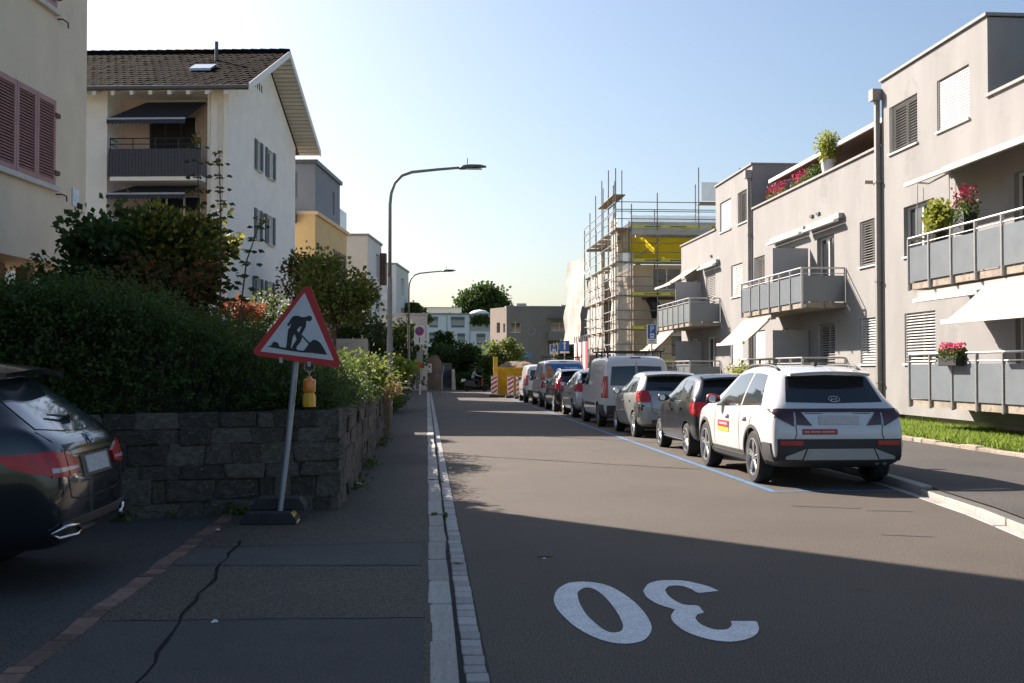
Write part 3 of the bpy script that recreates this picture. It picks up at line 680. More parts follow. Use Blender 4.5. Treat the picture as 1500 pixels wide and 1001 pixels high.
# ------------------------------------------------------------------ right side: grey apartment block
GR = mat('grey_render_wall', (.262, .258, .255), .92, .12, .9, bump=.35, bscale=110, stain=((.228, .225, .222), .6, .57), stretch=(1, 1, .35))
PLIN = mat('cream_plinth', (.42, .37, .29), .9, .1, 1.5)
XF = 12.1
ab = thing('apartment_block', 'long grey rendered apartment block with stepped attic storeys and balconies', 'apartment block', (XF, 20, 0))
rf_ = plane((XF, 0, 0), (0, 1, 0), (-1, 0, 0))
W0, W1, W2 = (1.72, 2.98), (4.42, 5.68), (7.20, 8.42)
BL = mat('white_blind', (.52, .515, .50), .5, .05); BD = mat('grey_blind', (.33, .325, .32), .5, .05)
WS_ = mat('window_sill_light', (.60, .59, .57), .6, .05); FRW = mat('white_window_frame', (.62, .62, .62), .5, .04)
wins = []                 # (a0, a1, b0, b1, blind tilt or None, material, cover)
for (c0, c1) in ((27.2, 28.9), (44.5, 46.2)): wins.append((c0, c1, *W2, .35 if c0 < 30 else 1.25, BD if c0 < 30 else BL, 1))
for (c0, c1) in ((24.5, 26.1), (42.0, 43.5)): wins.append((c0, c1, *W2, 1.3 if c0 < 30 else .3, BL if c0 < 30 else BD, 1))
wins += [(26.3, 28.05, *W1, None, None, 1), (26.3, 28.05, *W0, .55, BL, 1), (29.65, 31.0, *W1, .4, BD, 1), (29.65, 31.0, *W0, .75, BL, 1),
         (40.0, 41.35, *W1, .45, BD, 1), (40.0, 41.35, *W0, 1.2, BL, 1), (42.9, 44.5, *W1, .9, BL, 1), (42.9, 44.5, *W0, 1.2, BL, 1)]
doors = [(33.0, 34.5, 3.5, 5.62, None, None, 1), (33.0, 34.5, .85, 2.95, .5, BD, 1), (36.6, 38.0, 3.5, 5.62, None, None, 1), (36.6, 38.0, .85, 2.95, .6, BD, 1),
         (47.0, 48.6, 3.5, 5.62, .6, BL, 1), (47.0, 48.6, .85, 2.95, None, None, 1), (50.2, 51.6, 3.5, 5.62, None, None, 1), (50.2, 51.6, .85, 2.95, None, None, 1),
         (20.6, 22.6, 3.5, 5.62, None, None, 1), (20.6, 22.6, .85, 2.95, None, None, 1)]
allh = wins + doors
def inside(a0, a1, b0, b1): return [h[:4] for h in allh if h[0] >= a0 and h[1] <= a1 and h[2] >= b0 and h[3] <= b1]
wl = MB()
TOPS = [(17.0, 23.65, 7.45), (23.65, 29.4, 9.23), (29.4, 41.5, 7.5), (41.5, 46.9, 9.2), (46.9, 53.4, 7.4)]
for a0, a1, top in TOPS: facade(wl, rf_, a0, a1, .42, top, inside(a0, a1, .42, top), .16)
wl.pbox(rf_, 17.01, 53.39, .43, 6.4, -10.99, -.35)                             # inner mass behind the windows
for a0, a1 in ((23.65, 29.4), (41.5, 46.9)):
    wl.pbox(rf_, a0 + .003, a1 - .003, 6.4, 9.2, -10, -.35)
    for a in (a0, a1): wl.add([rf_(a, 6.4), rf_(a, 9.2), rf_(a, 9.2, -10), rf_(a, 6.4, -10)], [(0, 1, 2, 3)])
wl.add([rf_(53.4, .42), rf_(53.4, 7.4), rf_(53.4, 7.4, -11), rf_(53.4, .42, -11)], [(0, 1, 2, 3)]).add([rf_(17, .42), rf_(53.4, .42), rf_(53.4, .42, -.34), rf_(17, .42, -.34)], [(0, 1, 2, 3)])
for a0, a1, top in TOPS:
    if top < 8: wl.pbox(rf_, a0 + .003, a1 - .003, 6.45, top - .003, -.25, -.01)
wl.build('wall', GR, ab, world=True)
MB().pbox(rf_, 17, 53.3, -.1, .44, -1, -.22).build('plinth', PLIN, ab, world=True)
MB().pbox(rf_, 26.6, 27.5, .12, .415, -.24, -.19).build('basement_window', FRW, ab, world=True); MB().pbox(rf_, 26.66, 27.44, .17, .4, -.2, -.185).build('basement_pane', GLASS, ab, world=True)
MB().pbox(rf_, 28.6, 29.6, -.05, .41, -.3, -.205).build('basement_door', mat('brown_dark', (.07, .05, .04), .8), ab, world=True)
for a0, a1, top in TOPS:
    dd = -10 if top > 8 else -.3
    cp = MB().pbox(rf_, a0 - .04, a1 + .04, top + .003, top + .07, dd, .06)
    cp.build('coping', mat('zinc_coping', (.24, .235, .23), .6, .1), ab, world=True)
for h in allh:
    window(ab, rf_, h[:4], .13, FRW, GLASS, WS_ if h[2] not in (3.5, .85) else None, 1, h[4], h[5], h[6], fw=.07)
# penthouse set back on the roof terraces
MB().pbox(rf_, 29.4, 41.5, 6.45, 9.0, -9.5, -3.2).build('penthouse', GR, ab, world=True)
MB().pbox(rf_, 17, 23.6, 6.45, 9.0, -9.5, -3.2).build('penthouse', GR, ab, world=True)
MB().pbox(rf_, 46.9, 53, 6.45, 9.0, -9.5, -4.5).build('penthouse', GR, ab, world=True)
for a0, a1, z in ((31, 33, 6.7), (35, 38, 6.7)): MB().pbox(rf_, a0, a1, z, 8.7, -3.19, -3.15).build('terrace_door', GLASS, ab, world=True)
# terrace awning: long bar and brown cloth
TA = MB().add([rf_(29.6, 9.0, -2.6), rf_(40.3, 8.95, -2.6), rf_(40.3, 8.35, -.35), rf_(29.6, 8.5, -.35)] + [rf_(29.6, 8.95, -2.6), rf_(40.3, 8.9, -2.6), rf_(40.3, 8.3, -.35), rf_(29.6, 8.45, -.35)], [(0, 1, 2, 3), (7, 6, 5, 4), (0, 4, 5, 1), (1, 5, 6, 2), (2, 6, 7, 3), (3, 7, 4, 0)]).build('terrace_awning', mat('brown_awning_cloth', (.30, .18, .13), .8, .1), ab, world=True)
MB().pbox(rf_, 29.5, 40.4, 8.32, 8.44, -.36, -.28).build('front_bar', WHITE, TA, world=True)
MB().pbox(rf_, 29.5, 40.4, 8.95, 9.15, -3.2, -2.55).build('awning_case', mat('zinc_coping', (.24, .235, .23)), TA, world=True)
# downpipes
for a, top in ((29.5, 9.05), (41.65, 9.0)):
    dp = MB().pbox(rf_, a - .06, a + .06, .1, top - .3, .03, .15).build('downpipe', mat('pipe_zinc', (.27, .26, .25), .5, .12, metal=.3), ab, world=True)
    MB().pbox(rf_, a - .14, a + .14, top - .3, top, .01, .26).build('rain_hopper', MATS['pipe_zinc'], dp, world=True)
    for z in (1.2, 3.9, 6.55): MB().pbox(rf_, a - .1, a + .1, z, z + .07, .004, .17).build('bracket', MATS['pipe_zinc'], dp, world=True)
MB().tube([rf_(30.0, 6.65, .0), rf_(30.0, 6.65, .25)], .05, 8).build('spout', MATS['pipe_zinc'], ab, world=True)
# balconies
CONC = mat('raw_concrete', (.30, .26, .21), .95, .35, 3, speck=.3, bump=.6, stain=((.14, .12, .1), 3, .58))
BGL = mat('frosted_balcony_glass', (.17, .195, .215), .22, .08, 2)
def balcony(a0, a1, zf, split=None):
    sl = MB().pbox(rf_, a0, a1, zf - .15, zf, .001, 1.26).build('balcony', CONC, ab, world=True)
    n = max(2, round((a1 - a0) / 1.05)); st = (a1 - a0) / n
    tr = MB().tube([rf_(a0, zf + 1.0, .02), rf_(a0, zf + 1.0, 1.3), rf_(a1, zf + 1.0, 1.3), rf_(a1, zf + 1.0, .02)], .026, 8)
    tr.tube([rf_(a0, zf + .84, .02), rf_(a0, zf + .84, 1.3), rf_(a1, zf + .84, 1.3), rf_(a1, zf + .84, .02)], .013, 6)
    tr.build('handrail', STEEL, sl, world=True)
    for k in range(n + 1):
        a = a0 + k * st
        MB().pbox(rf_, a - .025, a + .025, zf - .17, zf + .98, 1.265, 1.325).pbox(rf_, a - .05, a + .05, zf - .14, zf - .06, 1.2, 1.265).build('post', STEEL, sl, world=True)
    for k in range(n):
        MB().pbox(rf_, a0 + k * st + .04, a0 + (k + 1) * st - .04, zf + .02, zf + .78, 1.285, 1.297).build('panel', BGL, sl, world=True)
    for a in (a0, a1):
        MB().pbox(rf_, a - .006, a + .006, zf + .02, zf + .78, .06, 1.24).build('panel', BGL, sl, world=True)
        MB().pbox(rf_, a - .025, a + .025, zf, zf + .98, .02, .06).build('post', STEEL, sl, world=True)
    if split: MB().pbox(rf_, split - .02, split + .02, zf + .05, zf + 1.9, .05, 1.2).build('privacy_screen', mat('grey_screen', (.34, .35, .37), .5, .04), sl, world=True)
    return sl
for a0, a1, sp in ((17.5, 24.8, None), (32.1, 38.4, 35.2), (46.2, 52.6, 49.3)):
    for zf in (.9, 3.5): balcony(a0, a1, zf, sp)
# awnings
CLO = leafmat('cream_awning_cloth', (.56, .49, .40), (.56, .49, .40), .3, .9)
def awning(a0, a1, d0, z0, d1, z1, m=CLO):
    aw = MB().pbox(rf_, a0, a1, z0 - .07, z0 + .07, d0, d0 + .16).build('awning', mat('awning_case_grey', (.33, .33, .33), .5, .1), ab, world=True)
    if d1 > d0 + .3:
        c = MB(); q = [rf_(a0 + .08, z0, d0 + .17), rf_(a1 - .08, z0, d0 + .17), rf_(a1 - .08, (z0 + z1) / 2 - .03, (d0 + d1) / 2 + .08), rf_(a0 + .08, (z0 + z1) / 2 - .03, (d0 + d1) / 2 + .08), rf_(a1 - .08, z1, d1), rf_(a0 + .08, z1, d1)]
        lo = [p - Vector((0, 0, .012)) for p in q]
        c.add(q + lo, [(0, 1, 2, 3), (3, 2, 4, 5), (9, 8, 7, 6), (11, 10, 8, 9), (0, 3, 9, 6), (3, 5, 11, 9), (1, 7, 8, 2), (2, 8, 10, 4)]); c.build('awning_cloth', m, aw, world=True)
        MB().pbox(rf_, a0 + .04, a1 - .04, z1 - .06, z1 + .03, d1, d1 + .07).build('front_bar', mat('cream_bar', (.6, .56, .5), .5), aw, world=True)
        for a in (a0 + .4, a1 - .4): MB().tube([rf_(a, z0 - .1, d0 + .1), rf_(a + .3, (z0 + z1) / 2 - .15, (d0 + d1) / 2), rf_(a, z1, d1)], .022, 6).build('awning_arm', STEEL, aw, world=True)
    else:
        MB().pbox(rf_, a0 + .05, a1 - .05, z0 - .17, z0 - .1, d0 + .14, d0 + .3).build('front_bar', WHITE, aw, world=True)
    return aw
awning(32.2, 35.1, .0, 6.05, .1, 6); awning(35.35, 38.9, .0, 6.05, .1, 6)
awning(46.3, 49.1, .0, 6.05, .1, 6); awning(49.3, 52.8, .0, 6.05, 1.35, 5.35)
awning(35.2, 38.5, 1.1, 3.22, 2.1, 2.42); awning(49.5, 52.6, 1.1, 3.22, 2.1, 2.42)
awning(21.5, 24.55, 1.05, 3.22, 1.1, 3); awning(17.6, 21.4, 1.1, 3.22, 2.1, 2.5)
awning(18.5, 25.6, .0, 6.2, 1.0, 5.85)
for a in (25.3, 27.0): MB().tube([rf_(a, 6.1, .1), rf_(a, 4.0, .12)], .012, 6).build('crank_rod', STEEL, ab, world=True)
for a in (34.2, 34.8, 47.5): MB().pbox(rf_, a, a + .25, 6.35, 6.42, .003, .06).build('wall_lamp', DGREY, ab, world=True)

# plants on the block
def pl_(a, z, d): return tuple(rf_(a, z, d))
flowers('geranium', 'red geraniums along the roof terrace parapet beside the attic tower', pl_(39.4, 7.85, -.3), 130, (.35, 2.0, .45), (.6, .03, .10), mat('terracotta', (.4, .17, .1), .8), (.3, 1.8, .25))
flowers('geranium', 'pink and red geraniums in a long planter on the terrace parapet under the awning bar', pl_(37.0, 7.9, -.35), 130, (.35, 1.6, .4), (.7, .06, .18), MATS['terracotta'], (.3, 1.6, .25))
flowers('geranium', 'pink geraniums in a dark box on the ground floor balcony rail', pl_(22.55, 1.95, 1.38), 120, (.26, .9, .22), (.75, .10, .22), BLACK, (.22, .8, .2))
flowers('geranium', 'dark red flowering plant on the first floor balcony under the white awning', pl_(22.9, 5.05, .9), 90, (.4, .6, .5), (.3, .02, .05), BLACK, (.3, .5, .4))
BAL = leafmat('balcony_leaf', (.05, .1, .025), (.13, .2, .05)); YG = leafmat('yellow_green_leaf', (.20, .26, .04), (.36, .36, .07), .45)
def potplant(name, label, c, rad, n, leaf, m, pot, pm):
    t = thing(name, label, 'plant', (c[0], c[1], c[2]))
    MB().lathe([(.0, 0), (pot[0] * .75, 0), (pot[0], pot[1]), (pot[0] * .9, pot[1]), (.0, pot[1] - .02)], seg=14).build('pot', pm, t, smooth=True, angle=40)
    n *= 3; P = unit(NR.normal(size=(n, 3))) * NR.random((n, 1)) ** .5 * np.array(rad) * (.5 + .16 * np.sin(NR.integers(0, 9, (n, 1)) * 2.1)) + np.array([0, 0, pot[1] + rad[2] * .45])
    MB().tube([(0, 0, pot[1] - .05), (.02, 0, pot[1] + rad[2] * .8)], .02, 5).build('stem', mat('twig', (.1, .07, .04), .9), t)
    leaves('foliage', P, NR.normal(size=(n, 3)) + np.array([0, 0, .2]), leaf * .7, m, t)
potplant('potted_shrub', 'bright green shrub in a white pot on the terrace parapet', pl_(33.9, 7.52, -.15), (.7, .8, .9), 420, .12, YG, (.22, .45), WHITE)
potplant('potted_shrub', 'low green plant in a planter beside the white pot on the terrace', pl_(35.9, 7.3, -.5), (.6, 1.1, .5), 320, .1, BAL, (.25, .4), MATS['terracotta'])
potplant('potted_shrub', 'yellow-green trailing grass plant on the first floor balcony by the rail', pl_(24.0, 4.15, .95), (.5, .7, .7), 380, .16, YG, (.2, .4), BLACK)
potplant('garden_shrub', 'small bright green shrub showing above the white car roof by the ground floor terrace', (10.2, 36.5, .1), (.9, 1.2, 1.2), 600, .12, YG, (.3, .5), CONC)

# ------------------------------------------------------------------ scaffolded house
SY, SX = 60.0, 10.05
sh_ = thing('house_under_renovation', 'cream house under renovation wrapped in scaffolding beyond the apartment block', 'house', (SX, SY, 0))
fpl = plane((11.3, SY + 1.25, 0), (1, 0, 0), (0, -1, 0)); spl = plane((11.3, SY + 1.25, 0), (0, 1, 0), (-1, 0, 0))
fh = [(1.0, 2.6, 5.9, 7.1), (3.2, 4.6, 5.9, 7.1), (2.0, 3.4, 2.2, 3.4), (1.2, 2.4, 4.0, 5.2)]
wl = MB(); facade(wl, fpl, 0, 9, 0, 7.25, fh, .25); facade(wl, spl, 0, 13, 0, 7.25, [(2, 3.4, 4, 5.3), (5, 6.4, 4, 5.3)], .25); wl.pbox(fpl, .3, 9, 0, 7.25, -13, -.3)
for a_, d_ in ((.1, -.2), (4.5, -.2), (8.7, -.2), (.1, -6), (.1, -12.6), (8.7, -12.6)): wl.pbox(fpl, a_, a_ + .25, 7.25, 9.3, d_ - .25, d_)
wl.build('wall', mat('cream_old_render', (.58, .5, .37), .9, .1, 1), sh_, world=True)
for h in fh: window(sh_, fpl, h, .2, WHITE, GLASS, None, 1)
MB().pbox(fpl, .4, 7, 5.35, 5.75, -.2, .15).build('dark_opening', mat('dark_timber', (.06, .05, .04)), sh_, world=True)
MB().pbox(fpl, .9, 6, 3.35, 4.35, .01, .75).build('balcony_parapet', WREN, sh_, world=True); MB().pbox(fpl, .9, 6, 1.0, 1.9, .01, .75).build('balcony_parapet', WREN, sh_, world=True)
MB().pbox(fpl, -.3, 9.2, 9.3, 9.55, -13, .4).build('roof_slab', DGREY, sh_, world=True)
sc = thing('scaffolding', 'steel tube scaffolding with yellow netting and white sheeting around the cream house', 'scaffold', (SX, SY, 0))
PIPE = mat('scaffold_tube', (.20, .20, .20), .5, .2, 6, metal=.35); BOARD = mat('scaffold_board', (.34, .27, .17), .85, .25, 4, rnd=.2); TOE = mat('toe_board_lime', (.56, .55, .10), .6, .15)
fx = [SX, SX + .85, 12.3, 14.55, 16.8]; top_f = {SX: 12.3, SX + .85: 10.4, 12.3: 11.0, 14.55: 12.4, 16.8: 12.4}
LV = [1.9, 3.7, 5.5, 7.3, 9.1]
for x in fx:
    for yy in (SY, SY + .75): MB().tube([(x, yy, 0), (x, yy, top_f[x] if yy == SY else top_f[x] - .8)], .032, 6).build('standard', PIPE, sc, world=True)
sy_ = [62.4, 64.8, 67.2, 69.6, 72.0]
for k, yy in enumerate(sy_):
    for x in (SX, SX + .75): MB().tube([(x, yy, 0), (x, yy, (12.6, 12.4, 11.9, 11.2, 10.4)[k])], .032, 6).build('standard', PIPE, sc, world=True)
for z in LV + [10.0]:
    for dz in (0, .5, 1.0):
        if z > 9.5 and dz > .6: continue
        MB().tube([(SX, SY, z + dz), (16.9, SY, z + dz)], .024, 6).build('ledger', PIPE, sc, world=True)
        MB().tube([(SX, SY, z + dz), (SX, 72.1, z + dz)], .024, 6).build('ledger', PIPE, sc, world=True)
    for x in fx[1:]: MB().tube([(x, SY, z), (x, SY + .8, z)], .022, 6).build('transom', PIPE, sc, world=True)
for z in LV:
    for k in range(3):
        x0 = fx[1 + k]; MB().b2(x0 + .03, fx[2 + k] - .03, SY + .05, SY + .72, z - .06, z - .01).build('deck_board', BOARD, sc, world=True)
        tb = MB().b2(x0 + .03, fx[2 + k] - .03, SY - .045, SY - .02, z, z + .17).build('toe_board', TOE, sc, world=True)
        tx = MB()
        for q in range(9): tx.b2(x0 + .7 + q * .1, x0 + .77 + q * .1, SY - .05, SY - .046, z + .05, z + .12)
        if z > 2: tx.build('toe_board_print', BLACK, tb, world=True)
    for k in range(5): MB().b2(SX + .05, SX + .72, 60.9 + 2.4 * k if k else 60.1, 62.35 + 2.4 * k, z - .06, z - .01).build('deck_board', BOARD, sc, world=True)
MB().prism([(SX, 61, 11.0), (SX + .7, 61, 11.0), (SX + .7, 66.5, 11.0), (SX, 66.5, 11.0)], (0, 0, .06)).build('deck_board', BOARD, sc, world=True)
for k in range(4):
    z = LV[k]; x0 = fx[1 + (k % 3)]; MB().tube([(x0, SY - .03, z), (x0 + 2.2, SY - .03, z + 1.7)], .02, 6).build('brace', PIPE, sc, world=True)
    MB().tube([(SX - .03, 62.4 + k * 2.2, z), (SX - .03, 64.6 + k * 2.2, z + 1.8)], .02, 6).build('brace', PIPE, sc, world=True)
for yy in (63.6, 64.0):                                     # ladder on the street side
    MB().tube([(SX - .1, yy, 2), (SX - .1, yy, 11.8)], .02, 6).build('ladder_rail', PIPE, sc, world=True)
mb = MB()
for k in range(32): mb.tube([(SX - .1, 63.6, 2.2 + k * .3), (SX - .1, 64.0, 2.2 + k * .3)], .014, 5)
stuff(mb.build('ladder_rung', PIPE, sc, world=True))
def cloth(name, p0, u, v, nu, nv, amp, m):
    p0, u, v = Vector(p0), Vector(u), Vector(v); nn = u.cross(v).normalized(); mb = MB()
    for i in range(nu + 1):
        for j in range(nv + 1):
            p = p0 + u * (i / nu) + v * (j / nv); a = noise.noise(p * .9) * amp + math.sin(i * 2.1) * amp * .3
            mb.v.append(tuple(p + nn * a))
    for i in range(nu):
        for j in range(nv): q = i * (nv + 1) + j; mb.f.append((q, q + nv + 1, q + nv + 2, q + 1))
    o = mb.build(name, m, sc, smooth=True, world=True); return o
WNET = mat('white_sheeting', (.40, .375, .34), .8, .2, 1.2, stain=((.30, .27, .23), .6, .58)); YNET = leafmat('yellow_netting', (.80, .62, .03), (.80, .62, .03), .6, .9)
NET = mat('pale_mesh', (.62, .62, .60), .8, .1, 2, alpha=.5)
cloth('sheeting', (SX + .16, 60.3, 0.6), (0, 2.6, 0), (0, 0, 9.2), 10, 20, .10, WNET)
cloth('sheeting', (SX + .16, 65.0, 0.8), (0, 7.0, 0), (0, 0, 6.4), 16, 18, .14, WNET)
cloth('sheeting', (SX + .02, 60.12, 0.6), (.95, 0, 0), (0, 0, 7.2), 6, 16, .06, mat('pale_mesh_dense', (.60, .55, .47), .8, .15, 1.5, alpha=.72))
cloth('sheeting', (SX - .3, 72.3, 3.2), (-.5, 4.5, 0), (.3, -.6, 5.5), 8, 12, .2, WNET)
cloth('yellow_net', (fx[1], SY + .45, 7.35), (6.0, 0, 0), (0, .1, 1.3), 30, 5, .07, YNET)
cloth('roof_sheeting', (fx[1], SY - .08, 8.75), (6.2, 0, 0), (0, .15, 1.05), 24, 5, .10, NET)
MB().b2(14.7, 16.9, SY - .02, SY + .02, 10.6, 11.6).build('guard_mesh', NET, sc, world=True)
MB().b2(14.6, 16.9, SY, SY + .7, 10.45, 10.55).build('deck_board', BOARD, sc, world=True)
mb = MB().tube([(12.0, SY + .6, 5.4), (12.25, SY + .5, 5.0), (12.2, SY + .5, 4.3)], [.25, .3, .12], 8); mb.build('hanging_tarpaulin', BLACK, sc, smooth=True, world=True)
hp = thing('site_hoarding', 'red and white site hoarding at the foot of the scaffolding', 'hoarding', (9.4, 66, 0))
for k in range(6): MB().b2(-.03, .03, k * 1.0, k * 1.0 + .95, 1.3, 3.2).build('panel', mat('hoarding_red', (.30, .03, .04), .6) if k % 2 == 0 else WHITE, hp)
for k in range(7): MB().b2(-.03, .03, k * 1.0 - .05, k * 1.0, 0, 3.6).build('post', GALV, hp)

# ------------------------------------------------------------------ far end: flats, brown house, steps
FY = 150.0
fl = thing('white_flats', 'long white two-storey block of flats with grey blinds beyond the junction', 'apartment block', (X_at(580, FY), FY, 0))
fpl = plane((0, FY, 0), (1, 0, 0), (0, -1, 0))
def zr(px0, px1, py0, py1, Y=FY): return (X_at(px0, Y), X_at(px1, Y), zat(py1, Y), zat(py0, Y))
ZX = lambda x: 560 + x / 4.55; ZY = lambda y: 380 + y / 4.55
fh = [zr(ZX(a), ZX(b), ZY(c), ZY(d)) for a, b, c, d in ((312, 370, 385, 455), (457, 548, 385, 455), (752, 812, 385, 460), (312, 400, 490, 560), (500, 550, 495, 565), (628, 685, 497, 570), (752, 812, 497, 570), (100, 200, 390, 455))]
log = zr(ZX(585), ZX(720), ZY(390), ZY(480))
wl = MB(); facade(wl, fpl, X_at(560, FY), X_at(800, FY), 0, zat(462, FY), fh + [log], .35); wl.pbox(fpl, X_at(560, FY), X_at(800, FY), 0, zat(462, FY), -10, -1.6)
wl.build('wall', mat('white_render_far', (.66, .70, .74), .85, .05, .4), fl, world=True)
MB().pbox(fpl, X_at(560, FY), X_at(800, FY), zat(462, FY) + .003, zat(462, FY) + .25, -10, .1).build('roof_edge', MATS['roof_trim'], fl, world=True)
for px in (ZX(430), ZX(583), ZX(725)): MB().pbox(fpl, X_at(px, FY) - .08, X_at(px, FY) + .08, 0, zat(462, FY) - .01, .003, .05).build('wall_joint', mat('joint_grey', (.42, .44, .46), .8), fl, world=True)
for h in fh:
    window(fl, fpl, h, .25, WHITE, GLASS, mat('dark_sill', (.14, .13, .12), .7), 0)
    MB().pbox(fpl, h[0], h[1], h[3] - (h[3] - h[2]) * .25, h[3], -.1, .12).build('blind_box', mat('dark_blind_box', (.13, .12, .12), .7), fl, world=True)
    MB().pbox(fpl, h[0] + .05, h[1] - .05, h[2] + .25, h[3] - (h[3] - h[2]) * .25, -.2, -.12).build('blind', mat('grey_roller', (.36, .37, .38), .7), fl, world=True)
MB().pbox(fpl, log[0], log[1], log[2], log[2] + .95, -.2, .05).build('balcony_parapet', mat('grey_parapet', (.4, .4, .4), .8), fl, world=True)
MB().pbox(fpl, log[0], log[1], log[2], log[3], -1.55, -1.5).build('loggia_back', mat('loggia_back', (.25, .22, .2), .8), fl, world=True)
MB().lathe([(0, .7), (.8, .55), (1.4, .2), (1.5, -.3)], (X_at(ZX(655), FY), FY + 3, zat(462, FY) + .2), seg=16).build('roof_dome', WHITE, fl, smooth=True, world=True)
P = np.stack([NR.uniform(log[0] + .2, log[1] - .2, 300), np.full(300, FY - .1), NR.uniform(log[2] + .8, log[2] + 2.0, 300)], 1)
leaves('balcony_plants', np.array(P) - np.array(fl.location), NR.normal(size=(300, 3)), .45, BAL, fl)
tw, _, _ = block('rooftop_tower', 'cream flat-topped stair tower rising behind the white flats beside the big tree', (X_at(676, 172), 172, 0), 0, 6.5, 5, zat(452, 172), [], [(1.5, 3, zat(470, 172), zat(458, 172))], mat('cream_far', (.55, .52, .46), .9), cat='building')

BY = 115.0
BR = mat('taupe_render', (.22, .19, .175), .9, .08, .6)
bh = thing('taupe_house', 'taupe two-storey modern house with rounded wall and corner windows at the junction', 'house', (X_at(742, BY), BY, 0))
bp = plane((0, BY, 0), (1, 0, 0), (0, -1, 0)); zt = zat(450, BY)
h_ = [zr(747, 763, 472, 487, BY), zr(755, 766, 503, 516, BY), zr(807, 833, 473, 485, BY), zr(803, 849, 500, 520, BY)]
wl = MB(); facade(wl, bp, X_at(742, BY), X_at(880, BY), 0, zt, h_, .4); wl.pbox(bp, X_at(742, BY), X_at(880, BY), 0, zt, -12, -.5)
wl.build('wall', BR, bh, world=True)
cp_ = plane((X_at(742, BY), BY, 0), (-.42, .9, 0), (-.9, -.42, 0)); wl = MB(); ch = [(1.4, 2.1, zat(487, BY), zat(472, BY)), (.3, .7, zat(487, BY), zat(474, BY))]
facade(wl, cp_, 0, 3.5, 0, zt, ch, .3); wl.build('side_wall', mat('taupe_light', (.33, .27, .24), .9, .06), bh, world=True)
for h in ch: window(bh, cp_, h, .2, BR, GLASS, None, 0)
for h in h_[:3]: window(bh, bp, h, .3, WHITE, GLASS, WS_, 1)
MB().pbox(bp, *zr(803, 849, 486, 499, BY), .01, 1.4).build('balcony_parapet', BR, bh, world=True)
MB().pbox(bp, *zr(802, 852, 465.5, 467.5, BY), .01, 1.4).build('canopy', mat('taupe_dark', (.15, .13, .12), .8), bh, world=True)
MB().pbox(bp, X_at(741, BY), X_at(881, BY), zt + .003, zt + .12, -12, .1).build('roof_edge', mat('roof_trim', (.28, .28, .28)), bh, world=True)
for a, b, c in ((760, 775, 442), (827, 838, 444)): MB().pbox(bp, X_at(a, BY), X_at(b, BY), zt, zat(c, BY), -4, -3).build('chimney', mat('chimney_grey', (.36, .36, .33), .8), bh, world=True)
MB().lathe([(0, .1), (.35, .06), (.4, 0)], tuple(bp(X_at(778.5, BY), zat(485, BY), .02)), axis='Y', seg=14).build('wall_lamp', WHITE, bh, world=True)
MB().pbox(bp, *zr(768, 780, 517, 524, BY), .01, .06).build('blue_plate', mat('plate_blue', (.10, .22, .45), .5), bh, world=True)

# stone gable wall, stairs and handrail at the end of the street
JY = 84.5
stw = thing('stair_wall', 'brown stone end wall with rounded gable top beside the dark stairs', 'wall', (X_at(630, JY), JY, 0))
lo_ = [(606, 575), (606, 545), (616, 532), (632, 521), (640, 520), (647, 530), (648, 575)]
MB().prism([at(x, y, Y=JY) for x, y in lo_], (0, .5, 0)).build('wall', mat('brown_stone_wall', (.16, .125, .105), .95, .3, 1.2, bump=.5), stw, world=True)
MB().prism([at(x, y, Y=JY - .02) for x, y in ((625.5, 533), (632.5, 533), (632.5, 546), (625.5, 546))], (0, -.03, 0)).build('notice_plate', WHITE, stw, world=True)
MB().prism([at(x, y, Y=JY - .056) for x, y in ((627.5, 535), (630.5, 535), (630.5, 539), (627.5, 539))], (0, -.01, 0)).build('notice_print', mat('red_print', (.5, .05, .05)), stw, world=True)
st = thing('stairs', 'dark concrete steps climbing between the stone wall and the shrubs', 'stairs', (X_at(655, JY), JY, 0))
for k in range(12): MB().b2(X_at(648, JY) , X_at(663, JY), JY + .2 + k * .32, JY + .55 + k * .32, -.05, .17 * (k + 1)).build('step', mat('step_concrete', (.12, .115, .11), .9, .2, rnd=.15), st, world=True)
MB().prism([at(662, 575, Y=JY), at(668, 575, Y=JY), at(666, 541, Y=JY), at(662, 541, Y=JY)], (0, 3, 0)).build('side_wall', mat('pale_concrete', (.36, .34, .31)), st, world=True)
hr = MB().tube([at(647.5, 572, Y=JY - .1), at(647.5, 553, Y=JY - .1), at(650, 536, Y=JY + 2.2)], .03, 6).build('handrail', GALV, st, world=True)
# ------------------------------------------------------------------ planting
BARK = mat('bark', (.09, .07, .05), .95, .3, 8, bump=.5)
HEDGE = leafmat('hedge_leaf', (.040, .070, .018), (.10, .145, .035), .45)
DARKL = leafmat('dark_leaf', (.030, .058, .016), (.075, .12, .03), .42)
MIDL = leafmat('mid_leaf', (.055, .085, .02), (.14, .18, .04), .48)
LITL = leafmat('sunlit_leaf', (.26, .26, .04), (.40, .28, .06), .5)  # sunlight on the shrub's upper right, put into the leaf colour
RUSTL = leafmat('rust_leaf', (.16, .07, .025), (.30, .14, .05), .4)

